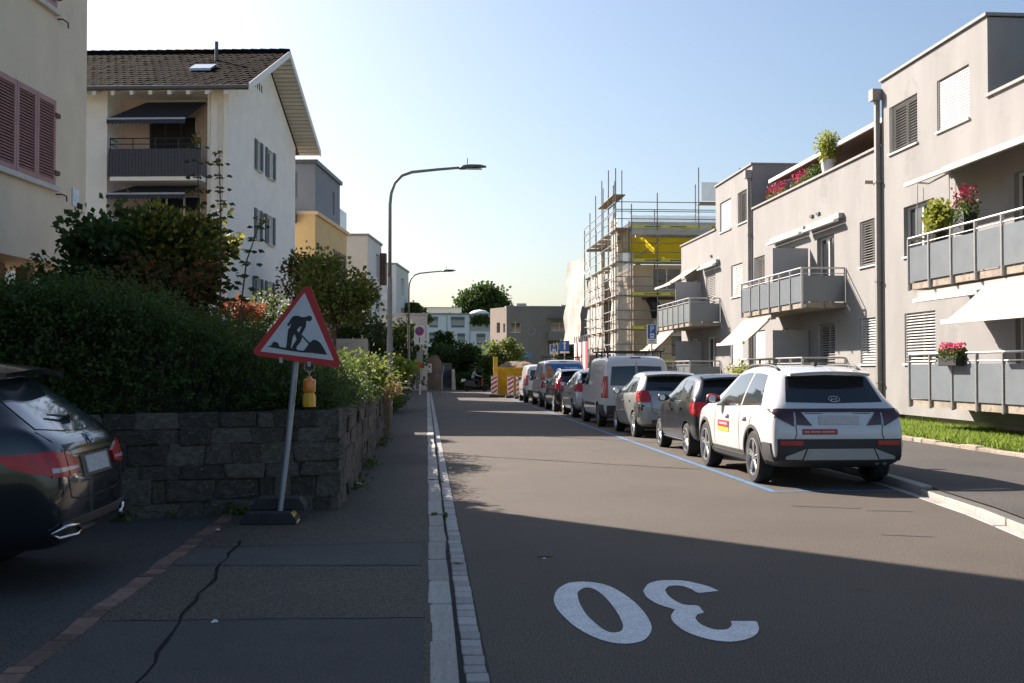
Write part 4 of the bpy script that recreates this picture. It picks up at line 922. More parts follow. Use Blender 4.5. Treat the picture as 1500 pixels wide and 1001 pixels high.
# feathery hedge above the wall: sprays of small leaves round a twiggy core
hd = thing('hedge', 'dense feathery dark green hedge above the stone retaining wall', 'hedge', (-2.5, 13.4, 1.0))
def hedge_top(x, y):                    # height of the hedge, falling towards the street end
    t = max(0, min(1, (-1.2 - x) / 2.2)); far = max(0, min(1, (y - 15.5) / 9))
    base = 1.24 + 1.0 * (t ** .55) * (1 - .55 * far)
    return base + .17 * noise.noise(Vector((x * .9, y * .9, 3))) + .12 * noise.noise(Vector((x * 2.6, y * 2.6, 7)))
pts, dirs = [], []
def spray(p, d, n, ln):
    p = Vector(p); d = Vector(d).normalized()
    for k in range(n):
        t = k / n; q = p + d * ln * t + Vector((0, 0, -.10 * ln * t * t))
        s = d.cross(Vector((R.uniform(-1, 1), R.uniform(-1, 1), R.uniform(-1, 1)))).normalized()
        pts.append(q + s * .012); dirs.append(d * .55 + s * .9)
for k in range(15000):
    u = R.random()
    x = -R.uniform(1.05, 8.0); ymin = 12.42 - .36 * max(0, -.95 - x) + .25; y = ymin + R.random() ** 1.5 * (2.6 if x < -3 else 9.5)
    if y > 25.5: continue
    zt_ = hedge_top(x, y)
    if R.random() < .55 and y < ymin + .8: z = 1.06 + (zt_ - 1.06) * R.random(); out = Vector((.25, -.9, .35))          # face over the wall
    elif x > -1.9: z = 1.05 + (zt_ - 1.05) * R.random(); out = Vector((.8, -.2, .5)) 
    else: z = zt_ - .3 * R.random(); out = Vector((.1, -.35, 1))
    if y < ymin + .8 and z < zt_ - .2: y -= .12 * R.random()
    d = out + Vector((R.uniform(-.8, .8), R.uniform(-.7, .7), R.uniform(-.35, .75)))
    spray((x, y, z), d, 14, R.uniform(.14, .5) * (1.3 if R.random() < .12 else 1))
P_ = np.array([tuple(p) for p in pts]) - np.array(hd.location); D_ = np.array([tuple(d) for d in dirs])
leaves('foliage', P_, D_, NR.uniform(.03, .06, len(P_)), HEDGE, hd, wr=.3)
tw = MB()
for k in range(220):
    x = -R.uniform(1.1, 7.8); ymin = 12.42 - .36 * max(0, -.95 - x) + .5; y = ymin + R.random() * 1.6; zt_ = hedge_top(x, y)
    tw.tube([(x, y, 1.0), (x + R.uniform(-.15, .15), y + R.uniform(-.2, .1), (1 + zt_) / 2), (x + R.uniform(-.3, .3), y + R.uniform(-.4, .2), zt_ - .05)], [.018, .012, .004], 4)
tw.build('twigs', BARK, hd, world=True)
cr = MB(); nx, ny = 40, 18                                          # dark occluder sheet added inside so the hedge is not see-through
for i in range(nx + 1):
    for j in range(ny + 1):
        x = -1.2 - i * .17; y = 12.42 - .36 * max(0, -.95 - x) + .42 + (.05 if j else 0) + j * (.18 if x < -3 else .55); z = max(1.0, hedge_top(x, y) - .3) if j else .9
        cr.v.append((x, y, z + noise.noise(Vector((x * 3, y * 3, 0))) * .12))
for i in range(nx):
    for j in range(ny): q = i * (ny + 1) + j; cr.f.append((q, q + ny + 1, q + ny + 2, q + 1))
cr.build('inner_occluder', mat('hedge_inner', (.02, .03, .012), .95, .5, 14, bump=1, bscale=30), hd, world=True)

def bush(name, label, c, rad, n, leaf, m, cat='shrub', ncl=40, clump=.32, group=None, base=None, second=None):
    t = thing(name, label, cat, (c[0], c[1], base if base is not None else c[2] - rad[2]), 0, group); o = Vector(t.location)
    P, D, C = crown_points((0, 0, c[2] - o.z), rad, ncl, n // ncl, clump, .35)
    leaves('foliage', P, D, leaf * NR.uniform(.7, 1.3, len(P)), m, t)
    if second:                                  # second leaf colour on part of the plant: (material, share test)
        k = [i for i in range(len(P)) if second[1](P[i])]
        leaves('pale_foliage', P[k] + NR.normal(size=(len(k), 3)) * leaf * .5, D[k], leaf, second[0], t)
    s = MB()
    for k in range(0, ncl, 3): s.tube([(C[k][0] * .15, C[k][1] * .15, -.05), (C[k][0] * .6, C[k][1] * .6, C[k][2] * .6), tuple(C[k])], [leaf * .22, leaf * .15, leaf * .06], 4)
    s.build('stems', BARK, t); return t
def q(px, py, Y): return tuple(at(px, py, Y=Y))
c = q(170, 385, 16.6); bush('broadleaf_shrub', 'large dark green broadleaf shrub against the beige house corner', c, (.85, .8, .62), 5200, .105, DARKL, ncl=60, base=1.2)
c = q(262, 375, 16.9); bush('broadleaf_shrub', 'big shrub below the clad balcony, sunlight painted yellow into its top right leaves', c, (.78, .8, .50), 5000, .095, mat_ if False else MIDL, ncl=60, base=1.2, second=(LITL, lambda p: p[0] > -.3 and p[2] > 1.85 and R.random() < .8))
c = q(250, 425, 16.0); bush('broadleaf_shrub', 'rust-brown leaved shrub in the shade just above the hedge', c, (.9, .6, .35), 2600, .08, RUSTL, ncl=40, base=1.2, second=(DARKL, lambda p: R.random() < .8))
for px, py0, py1 in ((175, 290, 350), (205, 300, 350)):            # climbing shoots
    a, b = Vector(q(px, py1, 16.6)), Vector(q(px, py0, 16.6))
    t = thing('climbing_shoot', 'tall leafy shoot rising from the dark shrub, ' + ('nearer the beige house' if px < 190 else 'nearer the balcony window'), 'plant', tuple(a))
    MB().tube([(0, 0, -.4), tuple((b - a) * .5), tuple(b - a)], [.015, .012, .006], 5).build('stem', BARK, t)
    n = 70; tt = NR.random(n); Pn = np.outer(tt, np.array(b - a)) + NR.normal(size=(n, 3)) * .06
    leaves('foliage', Pn, NR.normal(size=(n, 3)) + np.array([0, 0, -.8]), .12, MIDL if px < 190 else leafmat('shoot_leaf', (.10, .16, .03), (.2, .24, .05), .5), t)
# maple saplings with leaves in level tiers
MAPL = leafmat('maple_leaf', (.035, .065, .015), (.09, .13, .03), .4); MAPT = leafmat('maple_tip', (.2, .12, .05), (.25, .2, .05), .45)
def sapling(px0, py0, px1, py1, Y, label, tiers):
    a, b = Vector(q(px0, py0, Y)), Vector(q(px1, py1, Y)); t = thing('maple_sapling', label, 'sapling', (a.x, a.y, 1.1), 0, 'maple saplings above the hedge'); o = Vector(t.location)
    MB().tube([(0, 0, -.05), tuple((a - o).lerp(b - o, .5) + Vector((.02, 0, 0))), tuple(b - o)], [.016, .011, .005], 6).build('stem', BARK, t)
    P, D, S = [], [], []
    for k in range(tiers):
        f = (k + .3) / tiers; p = (a - o).lerp(b - o, f); w_ = .26 * (1.1 - .55 * f) ; rot = k * 1.57
        for s in range(4):
            an = rot + s * math.pi / 2 + R.uniform(-.3, .3); d = Vector((math.cos(an), math.sin(an) * .7, R.uniform(-.05, .15)))
            e = p + d * w_ * R.uniform(.6, 1.0)
            for j in range(5):
                aa = an + (j - 2) * .55; P.append(tuple(e - d * .03)); D.append((math.cos(aa), math.sin(aa), -.22 + R.uniform(-.1, .1))); S.append(R.uniform(.085, .125) * (1.15 - .5 * f))
    leaves('foliage', P, D, S, MAPL, t, wr=.27, fold=.4)
    leaves('tip_leaves', [tuple(b - o + Vector((R.uniform(-.05, .05), 0, R.uniform(-.12, .04)))) for _ in range(12)], NR.normal(size=(12, 3)) + np.array([0, 0, -.2]), .09, MAPT, t, wr=.3)
sapling(322, 440, 321, 226, 15.8, 'tall straight maple sapling in front of the cream corner pilaster', 11)
sapling(292, 440, 288, 200, 16.3, 'slender maple sapling in front of the balcony end', 11)
sapling(335, 445, 383, 320, 15.6, 'leaning maple sapling in front of the cream gable wall', 7)
c = q(350, 455, 17.5); bush('orange_shrub', 'orange-brown dried flower shrub at the end of the hedge', c, (.33, .3, .16), 1100, .05, leafmat('orange_bloom', (.36, .11, .05), (.45, .18, .09), .3), ncl=24, base=1.0)
c = q(388, 460, 18.5); bush('white_flower_shrub', 'fine grey-green shrub with tiny white flowers behind the roadworks sign', c, (.45, .4, .32), 1500, .05, MIDL, ncl=30, base=1.0, second=(leafmat('white_bloom', (.5, .5, .45), (.6, .6, .55)), lambda p: R.random() < .25))
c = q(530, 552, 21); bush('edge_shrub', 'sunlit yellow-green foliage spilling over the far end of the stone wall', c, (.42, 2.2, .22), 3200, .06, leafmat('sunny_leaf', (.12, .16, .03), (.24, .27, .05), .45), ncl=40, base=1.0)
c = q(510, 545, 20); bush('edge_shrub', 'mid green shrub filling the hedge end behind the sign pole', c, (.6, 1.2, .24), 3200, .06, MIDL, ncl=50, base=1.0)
# tan ornamental grass at the end of the wall
og = thing('ornamental_grass', 'dry tan ornamental grass hanging over the end of the stone wall', 'grass clump', (-1.02, 26.4, 1.05)); n = 1500
an = NR.random(n) * 6.28; V0 = NR.normal(size=(n, 3)) * np.array([.10, .3, .05]); Dn = np.stack([np.cos(an) * .5 + .12, np.sin(an) * .5 - .15, NR.uniform(-.2, 1.2, n)], 1)
leaves('blades', V0, Dn, NR.uniform(.18, .42, n), leafmat('tan_grass', (.30, .21, .10), (.48, .34, .18), .4), og, wr=.03, fold=1.2)
V1 = np.stack([NR.normal(0, .05, 700) + .08, NR.normal(0, .25, 700), NR.uniform(-.95, .1, 700)], 1)
leaves('hanging_blades', V1, np.stack([NR.normal(0, .2, 700), NR.normal(0, .3, 700), -np.ones(700)], 1), NR.uniform(.1, .3, 700), leafmat('tan_grass_dry', (.2, .13, .07), (.34, .24, .13), .4), og, wr=.03, fold=.6)
# weeds along the foot of the wall
wd = []
for k in range(26):
    s = R.random()
    if s < .5: p = C0 + WU * R.uniform(0, 3.2) + WN * .07
    else: p = Vector((-.88, R.uniform(12.4, 24), .06))
    for j in range(R.randint(10, 34)): wd.append((p.x + R.gauss(0, .07), p.y + R.gauss(0, .08), .08 + abs(R.gauss(0, .035))))
for (yy, n_) in ((11.7, 30), (15.4, 24)):
    for j in range(n_): wd.append((R.uniform(.03, .2), yy + R.gauss(0, .012), .06))
o = leaves('weeds', wd, NR.normal(size=(len(wd), 3)) + np.array([0, 0, .7]), NR.uniform(.03, .08, len(wd)), leafmat('weed_leaf', (.05, .09, .02), (.14, .18, .04)), None)
stuff(tag(o, 'small green weeds along the foot of the retaining wall', 'weeds'))
# rowan in front of the ochre house
c = q(492, 425, 38); tree('rowan_tree', 'small rowan tree with reddening berries before the ochre house', (c[0] - .1, 38, 1.0), 1, c, (1.05, 1.0, 1.0), .14, leafmat('rowan_leaf', (.08, .12, .025), (.20, .23, .05), .5), BARK, 64, 60, tr=.07, clump=.42, extra=(420, .09, leafmat('berry', (.35, .10, .04), (.42, .28, .12)), 'berries'))
c = q(447, 415, 44); bush('broadleaf_shrub', 'reddish-green bush at the back corner of the gabled house', c, (.7, .7, 1.2), 1800, .13, MIDL, base=1.0, second=(RUSTL, lambda p: R.random() < .3))
# small hedges and plants down the left side
c = q(587, 572, 40); bush('low_bush', 'clipped bright green bush beside the lamp post at the pavement edge', (-1.35, 40, .75), (.42, 2.2, .72), 4200, .09, leafmat('bright_bush', (.06, .11, .02), (.15, .21, .04), .4), base=.0)
c = q(590, 560, 50); bush('leafy_plant', 'broad bright leaves arching out over the pavement behind the lamp post', (-1.15, 43, 1.62), (.65, .8, .13), 260, .34, leafmat('sun_leaf', (.20, .27, .04), (.32, .36, .07), .5), base=.9, ncl=20)
c = q(552, 505, 62); bush('ivy', 'dark ivy mass hanging over the pale garden wall', (-3.6, 60.5, 2.6), (1.5, 2.2, 1.9), 5200, .18, DARKL, 'ivy', ncl=60, base=.0)
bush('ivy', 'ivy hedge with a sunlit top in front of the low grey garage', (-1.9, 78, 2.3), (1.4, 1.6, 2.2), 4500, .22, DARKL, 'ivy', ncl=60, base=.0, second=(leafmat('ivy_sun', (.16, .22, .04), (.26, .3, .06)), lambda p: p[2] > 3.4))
c = q(607, 452, 98); tree('slim_tree', 'slim light green tree behind the low garage', (c[0], 98, 0), 3, (c[0], 98, c[2] - .8), (1.0, 1.0, 1.1), .3, MIDL, BARK, 40, 40, tr=.1)
c = q(708, 443, 178); tree('big_tree', 'large round dark green tree rising behind the white flats', (c[0], 178, 0), 6, (c[0], 178, c[2] - .6), (3.5, 3.2, 2.7), .5, DARKL, BARK, 130, 75, tr=.35, clump=.3)
for px, py, Y, rd, m, lab in ((655, 530, 92, (1.5, 1.4, 1.9), DARKL, 'dark dense shrub above the stairs'), (683, 520, 93, (1.9, 1.5, 2.0), DARKL, 'tall dark green shrub in front of the white flats'), (665, 515, 96, (2.6, 1.5, 1.3), MIDL, 'sunlit bush top behind the stairs'),
                             (690, 555, 88, (1.6, 1.2, 1.4), DARKL, 'dark low shrub behind the scooter rider'), (735, 512, 94, (2.2, 1.5, 1.5), leafmat('lime_leaf', (.10, .14, .03), (.2, .24, .05), .45), 'yellow-green bushy tree beside the taupe house'),
                             (715, 540, 90, (1.2, 1, 1.5), MIDL, 'pale flowering bush between the shrubs and the skip'), (672, 562, 87, (1.2, 1, .9), DARKL, 'dark ground shrub at the foot of the stairs'), (828, 515, 90, (.9, .9, 1.4), MIDL, 'green bush below the balcony of the taupe house'), (648, 500, 98, (1.6, 1.2, 1.4), DARKL, 'dark shrub left of the flats behind the stone gable')):
    c = q(px, py + 6, Y); bush('street_shrub', lab, c, tuple(.72 * v for v in rd), 3600, .2, m, ncl=46, base=0)
# ------------------------------------------------------------------ street furniture
def lamp(y, label):
    x = -1.0; t = thing('street_lamp', label, 'street lamp', (x, y, .06), 0, 'curved-arm street lamps')
    MB().tube([(0, 0, -.05), (0, 0, 2.4), (0, 0, 2.45)], [.082, .08, .07], 12).tube([(0, 0, 2.4), (0, 0, 4.0)], [.068, .066], 12).build('pole', LAMPG, t, smooth=True, angle=40)
    p = [(0, 0, 4.0), (0, 0, 6.0), (.03, 0, 6.3), (.13, 0, 6.58), (.32, 0, 6.78), (.6, 0, 6.88), (1.3, 0, 6.96), (1.95, 0, 7.02)]
    MB().tube(p, [.05, .046, .045, .044, .043, .042, .038, .034], 10).build('arm', LAMPG, t, smooth=True)
    h = MB(); st = [(1.88, .045, .04, 7.0), (2.0, .075, .07, 7.03), (2.2, .12, .065, 7.05), (2.45, .11, .05, 7.06), (2.62, .04, .025, 7.05)]
    for (xx, wy, hz, zz) in st:
        for k in range(10): a = k * math.pi / 5; h.v.append((xx, wy * math.cos(a), zz + hz * math.sin(a)))
    for i in range(len(st) - 1):
        for k in range(10): h.f.append((i * 10 + k, i * 10 + (k + 1) % 10, i * 10 + 10 + (k + 1) % 10, i * 10 + 10 + k))
    h.f += [tuple(range(10)), tuple(range(40, 50))]
    ho = h.build('lamp_head', DGREY, t, smooth=True)
    MB().b2(2.05, 2.5, -.07, .07, 6.975, 6.99).build('lens', mat('lamp_lens', (.5, .5, .48), .2), ho)
    MB().tube([(2.1, 0, 7.1), (2.1, 0, 7.28)], .012, 6).build('sensor_pin', DGREY, ho)
    MB().b2(-.05, .05, -.085, -.07, .5, .95).build('door', mat('lamp_door', (.24, .245, .25), .5), t)
lamp(31, 'tall grey street lamp with curved arm at the end of the stone wall')
lamp(64, 'grey street lamp with curved arm beside the ivy hedge and parking sign')

# roadworks triangle leaning in its foot
SB = Vector((-1.52, 11.3, .08))
sg = thing('roadworks_sign', 'red-bordered triangular roadworks sign on a leaning pole in a black foot', 'road sign', SB)
RUB = mat('black_rubber', (.03, .03, .032), .8, .25, 8, speck=.3)
ft = MB()
prof = [(-.27, 0), (.27, 0), (.27, .04), (.21, .115), (-.21, .115), (-.27, .04)]
ft.prism([(x, -.17, z) for x, z in prof], (0, .34, 0)); fo = ft.build('foot', RUB, sg, bevel=.008)
ft2 = MB().prism([(x * .95, .0, z) for x, z in prof], (0, .3, 0)); ft2.v = [(v[0] + .07, v[1] + .02, v[2] + .118) for v in ft2.v]; ft2.build('foot', RUB, sg, bevel=.008)
for x in (-.16, -.02, .12): MB().add([(x - .04, -.172, .03), (x + .04, -.172, .03), (x + .035, -.172, .10), (x - .035, -.172, .10), (x - .04, -.176, .03), (x + .04, -.176, .03), (x + .035, -.176, .10), (x - .035, -.176, .10)], [(4, 5, 6, 7), (0, 1, 5, 4), (1, 2, 6, 5), (2, 3, 7, 6), (3, 0, 4, 7)]).build('hand_hole', BLACK, fo)
MB().add([(.275, -.16, .01), (.275, .1, .01), (.218, .1, .112), (.218, -.16, .112), (.279, -.16, .01), (.279, .1, .01), (.222, .1, .114), (.222, -.16, .114)], [(4, 5, 6, 7), (0, 1, 5, 4), (1, 2, 6, 5), (2, 3, 7, 6), (3, 0, 4, 7)]).build('reflector', mat('reflector_yellow', (.55, .36, .04), .4), fo)
def sl_(px, py): return at(px, py, Y=11.3) - SB
top = sl_(433, 530); botp = sl_(409.5, 752)
MB().tube([botp - Vector((0, 0, .03)), botp.lerp(top, .5) + Vector((.006, .01, 0)), top + (top - botp) * .33], .030, 12).build('pole', GALV, sg, smooth=True, angle=50)
# face: coordinates traced on the sign, in metres from the middle of its lower edge
ZS = 4.767; o2 = Vector((352.5, 617.5)); uu = Vector((.9887, .150)); vv = Vector((.150, -.9887)); ms = .9 / 632
def face(p): d = Vector(p) - o2; return (d.dot(uu) * ms, d.dot(vv) * ms)
oc = at(360 + o2.x / ZS, 400 + o2.y / ZS, Y=11.2) - SB; U = Vector((uu.x, 0, -uu.y)); Vv = Vector((vv.x, 0, -vv.y)); Nn = Vector((0, -1, 0))
def fpt(c, d): return oc + U * c[0] + Vv * c[1] + Nn * d
def rtri(s, r, y0):                         # rounded triangle
    out = []; h = s * math.sqrt(3) / 2; cs = [(-s / 2, 0), (s / 2, 0), (0, h)]; g = (0, h / 3)
    for i, c in enumerate(cs):
        dx, dy = g[0] - c[0], g[1] - c[1]; L = math.hypot(dx, dy); c2 = (c[0] + dx / L * 2 * r, c[1] + dy / L * 2 * r); base = math.atan2(-dy, -dx)
        for k in range(-4, 5): out.append((c2[0] + r * math.cos(base + k * math.pi / 12), c2[1] + r * math.sin(base + k * math.pi / 12) + y0))
    return out
def plate(poly, d0, d1, name, m, parent):
    V, T = fill([poly]); n = len(V); mb = MB()
    mb.add([fpt((v.x, v.y), d1) for v in V], T)
    k = len(poly); mb.add([fpt(p, d0) for p in poly] + [fpt(p, d1) for p in poly], [(i, (i + 1) % k, k + (i + 1) % k, k + i) for i in range(k)])
    return mb.build(name, m, parent)
RED = mat('sign_red', (.50, .012, .018), .45, .10, 6, stain=((.36, .02, .02), 7, .66))
pb = plate(rtri(.91, .045, -.002), -.012, .0, 'face_plate', RED, sg)
MB().add([fpt(p, -.0125) for p in rtri(.91, .045, -.002)], [tuple(range(27))]).build('back_plate', GALV, sg)
inner = [face(p) for p in ((407, 148), (110, 550), (607, 611))]
plate(inner, .0, .003, 'white_field', mat('sign_white', (.60, .60, .62), .5, .08, 5), pb)
polys = [[(310,385),(322,330),(335,306),(362,305),(395,317),(418,327),(418,352),(400,372),(372,385),(355,405),(345,425),(300,420),(296,400)],
 [(440 + 19 * math.cos(a * math.pi / 6), 324 + 20 * math.sin(a * math.pi / 6)) for a in range(12)], [(395,315),(425,312),(430,340),(408,348)],
 [(335,306),(318,322),(303,350),(290,362),(294,376),(306,374),(318,352),(330,335)], [(400,345),(420,345),(416,382),(400,412),(385,440),(368,428),(380,402),(390,375)],
 [(298,400),(345,415),(328,455),(316,520),(320,537),(280,535),(288,500),(293,440)], [(330,415),(355,400),(375,430),(392,455),(378,490),(352,520),(358,541),(318,537),(330,508),(355,470),(345,440)],
 [(383,440),(392,437),(445,492),(438,500)], [(395,548),(412,535),(430,508),(445,490),(465,470),(490,472),(515,490),(540,530),(562,572),(480,562)],
 [(160,517),(185,508),(195,488),(210,483),(230,492),(240,518),(300,530),(395,545),(480,560),(395,556),(300,543)]]
SBK = mat('sign_black', (.012, .012, .014), .5)
for k, pg in enumerate(polys): plate([face(p) for p in pg], .003, .0042 + k * .0005, 'pictogram', SBK, pb)
for c in ((250, 610), (440, 636)): MB().box(fpt(face(c), .006), (.03, .012, .05)).build('clamp', GALV, sg)
# hanging warning lamp
wl_ = thing('warning_lamp', 'orange and yellow battery warning lamp hanging from the roadworks sign', 'warning lamp', at(453, 596, Y=11.24)); b0 = Vector(wl_.location)
def wl2(px, py): return at(px, py, Y=11.24) - b0
r_ = .062; ztop = wl2(453, 556).z; zm = wl2(453, 574).z
MB().lathe([(0, zm), (r_ * .97, zm), (r_ * 1.0, zm + .01), (r_ * 1.0, ztop - .012), (r_ * .9, ztop), (.03, ztop + .005), (.02, ztop + .03), (0, ztop + .03)], seg=20).build('lens', mat('lens_orange', (.75, .20, .02), .3, .15, 20, coat=.4), wl_, smooth=True, angle=40)
MB().lathe([(0, .0), (r_ * 1.02, .0), (r_ * 1.04, .03), (r_ * 1.04, zm * .7), (r_ * .75, zm - .005), (0, zm - .004)], seg=8).build('battery_case', mat('case_yellow', (.68, .36, .02), .4, .12, 12), wl_, smooth=True, angle=30)
MB().tube([(0, 0, ztop + .03), (-.012, 0, ztop + .09), (.012, 0, ztop + .09), (0, 0, ztop + .03)], .004, 5).build('hook', GALV, wl_)
MB().tube([(.05 * math.cos(a * math.pi / 8) + .0, 0, ztop + .12 + .05 * math.sin(a * math.pi / 8)) for a in range(17)], .003, 5).build('ring', GALV, wl_)

# traffic signs further away
def text_on(s, size, m, parent, loc): return text(s, size, m, parent, Matrix.Translation(Vector(loc)) @ Matrix.Rotation(math.pi / 2, 4, 'X'))
BLUE = mat('sign_blue', (.012, .10, .36), .5, .06)
def psign(loc, zc, wd, ht, label, h_pole):
    t = thing('parking_sign', label, 'road sign', loc)
    MB().tube([(0, .04, -.02), (0, .04, h_pole)], .03, 8).build('pole', GALV, t, smooth=True, angle=40)
    pl = MB().b2(-wd / 2, wd / 2, -.012, 0, zc - ht / 2, zc + ht / 2).build('white_plate', WHITE, t)
    MB().b2(-wd * .42, wd * .42, -.017, -.0125, zc - ht * .22, zc + ht * .47).build('blue_field', BLUE, pl)
    text_on('P', ht * .42, WHITE, pl, (0, -.02, zc + ht * .25))
    d = MB().b2(-wd * .2, wd * .2, -.021, -.018, zc - ht * .17, zc + ht * .05); d.build('parking_disc', WHITE, pl); MB().b2(-wd * .12, wd * .12, -.024, -.0215, zc - ht * .09, zc - ht * .03).build('disc_window', BLUE, pl)
    for k in range(2): MB().b2(-wd * .3, wd * .3, -.015, -.0125, zc - ht * (.33 + k * .08), zc - ht * (.30 + k * .08)).build('small_print', DGREY, pl)
    return t
p = at(955, 490, Y=43); psign((p.x, 43, .1), p.z - .1, .38, .76, 'blue parking disc sign on a pole in front of the grey apartment block', 3.1)
p = at(811.5, 512, Y=70); psign((p.x, 70, .1), p.z - .1, .52, .62, 'white-framed parking sign beside the blue arrow sign', p.z + .3)
p = at(827, 507, Y=71); t = thing('arrow_sign', 'square blue sign with a white upward arrow near the site hoarding', 'road sign', (p.x, 71, .1))
MB().tube([(0, .04, 0), (0, .04, p.z + .2)], .03, 8).build('pole', GALV, t)
pl = MB().b2(-.3, .3, -.012, 0, p.z - .42, p.z + .22).build('plate', BLUE, t); MB().b2(-.045, .045, -.018, -.0125, p.z - .32, p.z + .05).build('arrow', WHITE, pl)
MB().add([(-.12, -.018, p.z + .04), (.12, -.018, p.z + .04), (0, -.018, p.z + .18)], [(0, 1, 2)]).build('arrow_head', WHITE, pl); MB().b2(-.3, .3, -.012, 0, p.z - .56, p.z - .44).build('sub_plate', WHITE, t)
NPY = 66; p = at(614, 477, Y=NPY); p2 = at(614, 505, Y=NPY)
t = thing('no_parking_sign', 'round blue and red no-parking sign on a white plate beside the pavement', 'road sign', (p.x + .02, NPY, .08)); zc = (p.z + p2.z) / 2 - .08; hh = p.z - p2.z
MB().tube([(.06, .05, 0), (.06, .05, zc + hh * .5)], .035, 8).build('pole', GALV, t, smooth=True, angle=40)
pl = MB().b2(-.3, .3, -.012, 0, zc - hh / 2, zc + hh / 2).build('plate', WHITE, t)
MB().lathe([(0, -.016), (.26, -.016), (.26, -.0125)], (0, 0, zc + hh * .2), 'Y', 24).build('disc_rim', RED, pl); MB().lathe([(0, -.02), (.19, -.02), (.19, -.0165)], (0, 0, zc + hh * .2), 'Y', 24).build('disc', BLUE, pl)
MB().box((0, -.022, zc + hh * .2), (.38, .002, .055), Matrix.Rotation(math.radians(45), 3, 'Y')).build('bar', RED, pl)
MB().b2(-.025, .025, -.018, -.0125, zc - hh * .42, zc - hh * .12).build('arrow', SBK, pl)
p = at(615, 523, Y=NPY); MB().b2(-.16, .2, -.012, 0, p.z - .38, p.z + .22).build('notice_plate', mat('grey_notice', (.32, .32, .30), .6, .3, 14), t)
p = at(615, 535, Y=NPY); MB().b2(-.14, .16, -.014, 0, p.z - .27, p.z + .1).build('red_plate', mat('plate_red', (.55, .06, .05), .5, .15), t)
MB().tube([(.02, 0, 0), (.02, 0, .62)], .07, 10).build('post_sleeve', WHITE, t)
bb = thing('notice_board', 'grey slatted notice post beside the stone gable wall', 'notice board', (X_at(613, 70), 70, .05)); 
for k in range(3): MB().b2(-.17 + k * .13, -.08 + k * .13, -.03, .03, .25, 1.6).build('slat', mat('grey_wood', (.22, .2, .18), .85, .2), bb)

# skip with soil, barriers
sk = thing('skip_container', 'yellow steel skip heaped with excavated soil in the parking lane', 'skip', (5.25, 65.6, 0)); YEL = mat('skip_yellow', (.62, .36, .02), .55, .2, 2.5, stain=((.22, .12, .05), 2, .64))
b = MB(); bot = [(-1.1, -1.3, .12), (1.1, -1.3, .12), (1.1, 1.8, .12), (-1.1, 1.8, .12)]; tp = [(-1.25, -1.9, 1.6), (1.25, -1.9, 1.6), (1.25, 2.4, 1.6), (-1.25, 2.4, 1.6)]
b.add(bot + tp, [(3, 2, 1, 0), (0, 1, 5, 4), (1, 2, 6, 5), (2, 3, 7, 6), (3, 0, 4, 7)]); so = b.build('tub', YEL, sk)
for k in range(4): x = -1.02 + k * .68; MB().add([(x - .05, -1.34 - .05, .15), (x + .05, -1.39, .15), (x + .05, -1.95, 1.55), (x - .05, -1.95, 1.55), (x - .05, -1.25, .15), (x + .05, -1.25, .15), (x + .05, -1.85, 1.55), (x - .05, -1.85, 1.55)], [(0, 1, 2, 3), (0, 3, 7, 4), (1, 5, 6, 2)]).build('rib', YEL, so)
MB().tube([(-1.27, -1.92, 1.6), (1.27, -1.92, 1.6), (1.27, 2.42, 1.6), (-1.27, 2.42, 1.6), (-1.27, -1.92, 1.6)], .06, 6).build('rim', YEL, so)
mb = MB(); n = 16
for i in range(n + 1):
    for j in range(n + 1):
        x, y = -1.2 + 2.4 * i / n, -1.85 + 4.2 * j / n; e = min(1, min(i, n - i, j, n - j) / 5); mb.v.append((x, y, 1.5 + .48 * e ** .6 + .13 * noise.noise(Vector((x * 2.5, y * 2.5, 1)))))
for i in range(n):
    for j in range(n): k = i * (n + 1) + j; mb.f.append((k, k + n + 1, k + n + 2, k + 1))
stuff(mb.build('soil_heap', mat('heap_soil', (.16, .11, .07), .95, .4, 5, bump=1, bscale=14), sk))
for px in (726, 818 - 8): 
    xx = X_at(px, 63.4); MB().b2(xx - 5.25 - .12, xx - 5.25 + .12, -2.15, -2.0, .0, 2.25 if px < 800 else 2.2).build('lifting_post', YEL, sk) if px < 800 else None
bar_r = mat('barrier_red', (.50, .02, .03), .5)
for px, Y, lab in ((724, 63, 'red and white striped barrier board in front of the skip post'), (748, 61.5, 'red and white striped barrier board leaning before the middle of the skip'), (761, 60, 'red and white striped barrier board nearest the parked white vans')):
    x = X_at(px, Y); t = thing('barrier_board', lab, 'barrier', (x, Y, 0), 0, 'striped barrier boards by the skip')
    pl = MB().b2(-.17, .17, -.015, .015, .18, 1.2).build('board', WHITE, t)
    for k in range(5):
        z = .14 + k * .25; lo, hi = max(z, .19), min(z + .34, 1.19); P4 = [(-.16, z), (.16, z + .2), (.16, z + .32), (-.16, z + .12)]
        P4 = [(a, min(max(bb_, .19), 1.19)) for a, bb_ in P4]; MB().prism([(a, -.0165, bb_) for a, bb_ in P4], (0, -.004, 0)).build('stripe', bar_r, pl)
    MB().prism([(-.3, -.2, .0), (.3, -.2, 0), (.26, -.2, .12), (-.26, -.2, .12)], (0, .4, 0)).build('foot', RUB, t); MB().b2(-.03, .03, -.01, .03, .1, .2).build('stem', RUB, t)
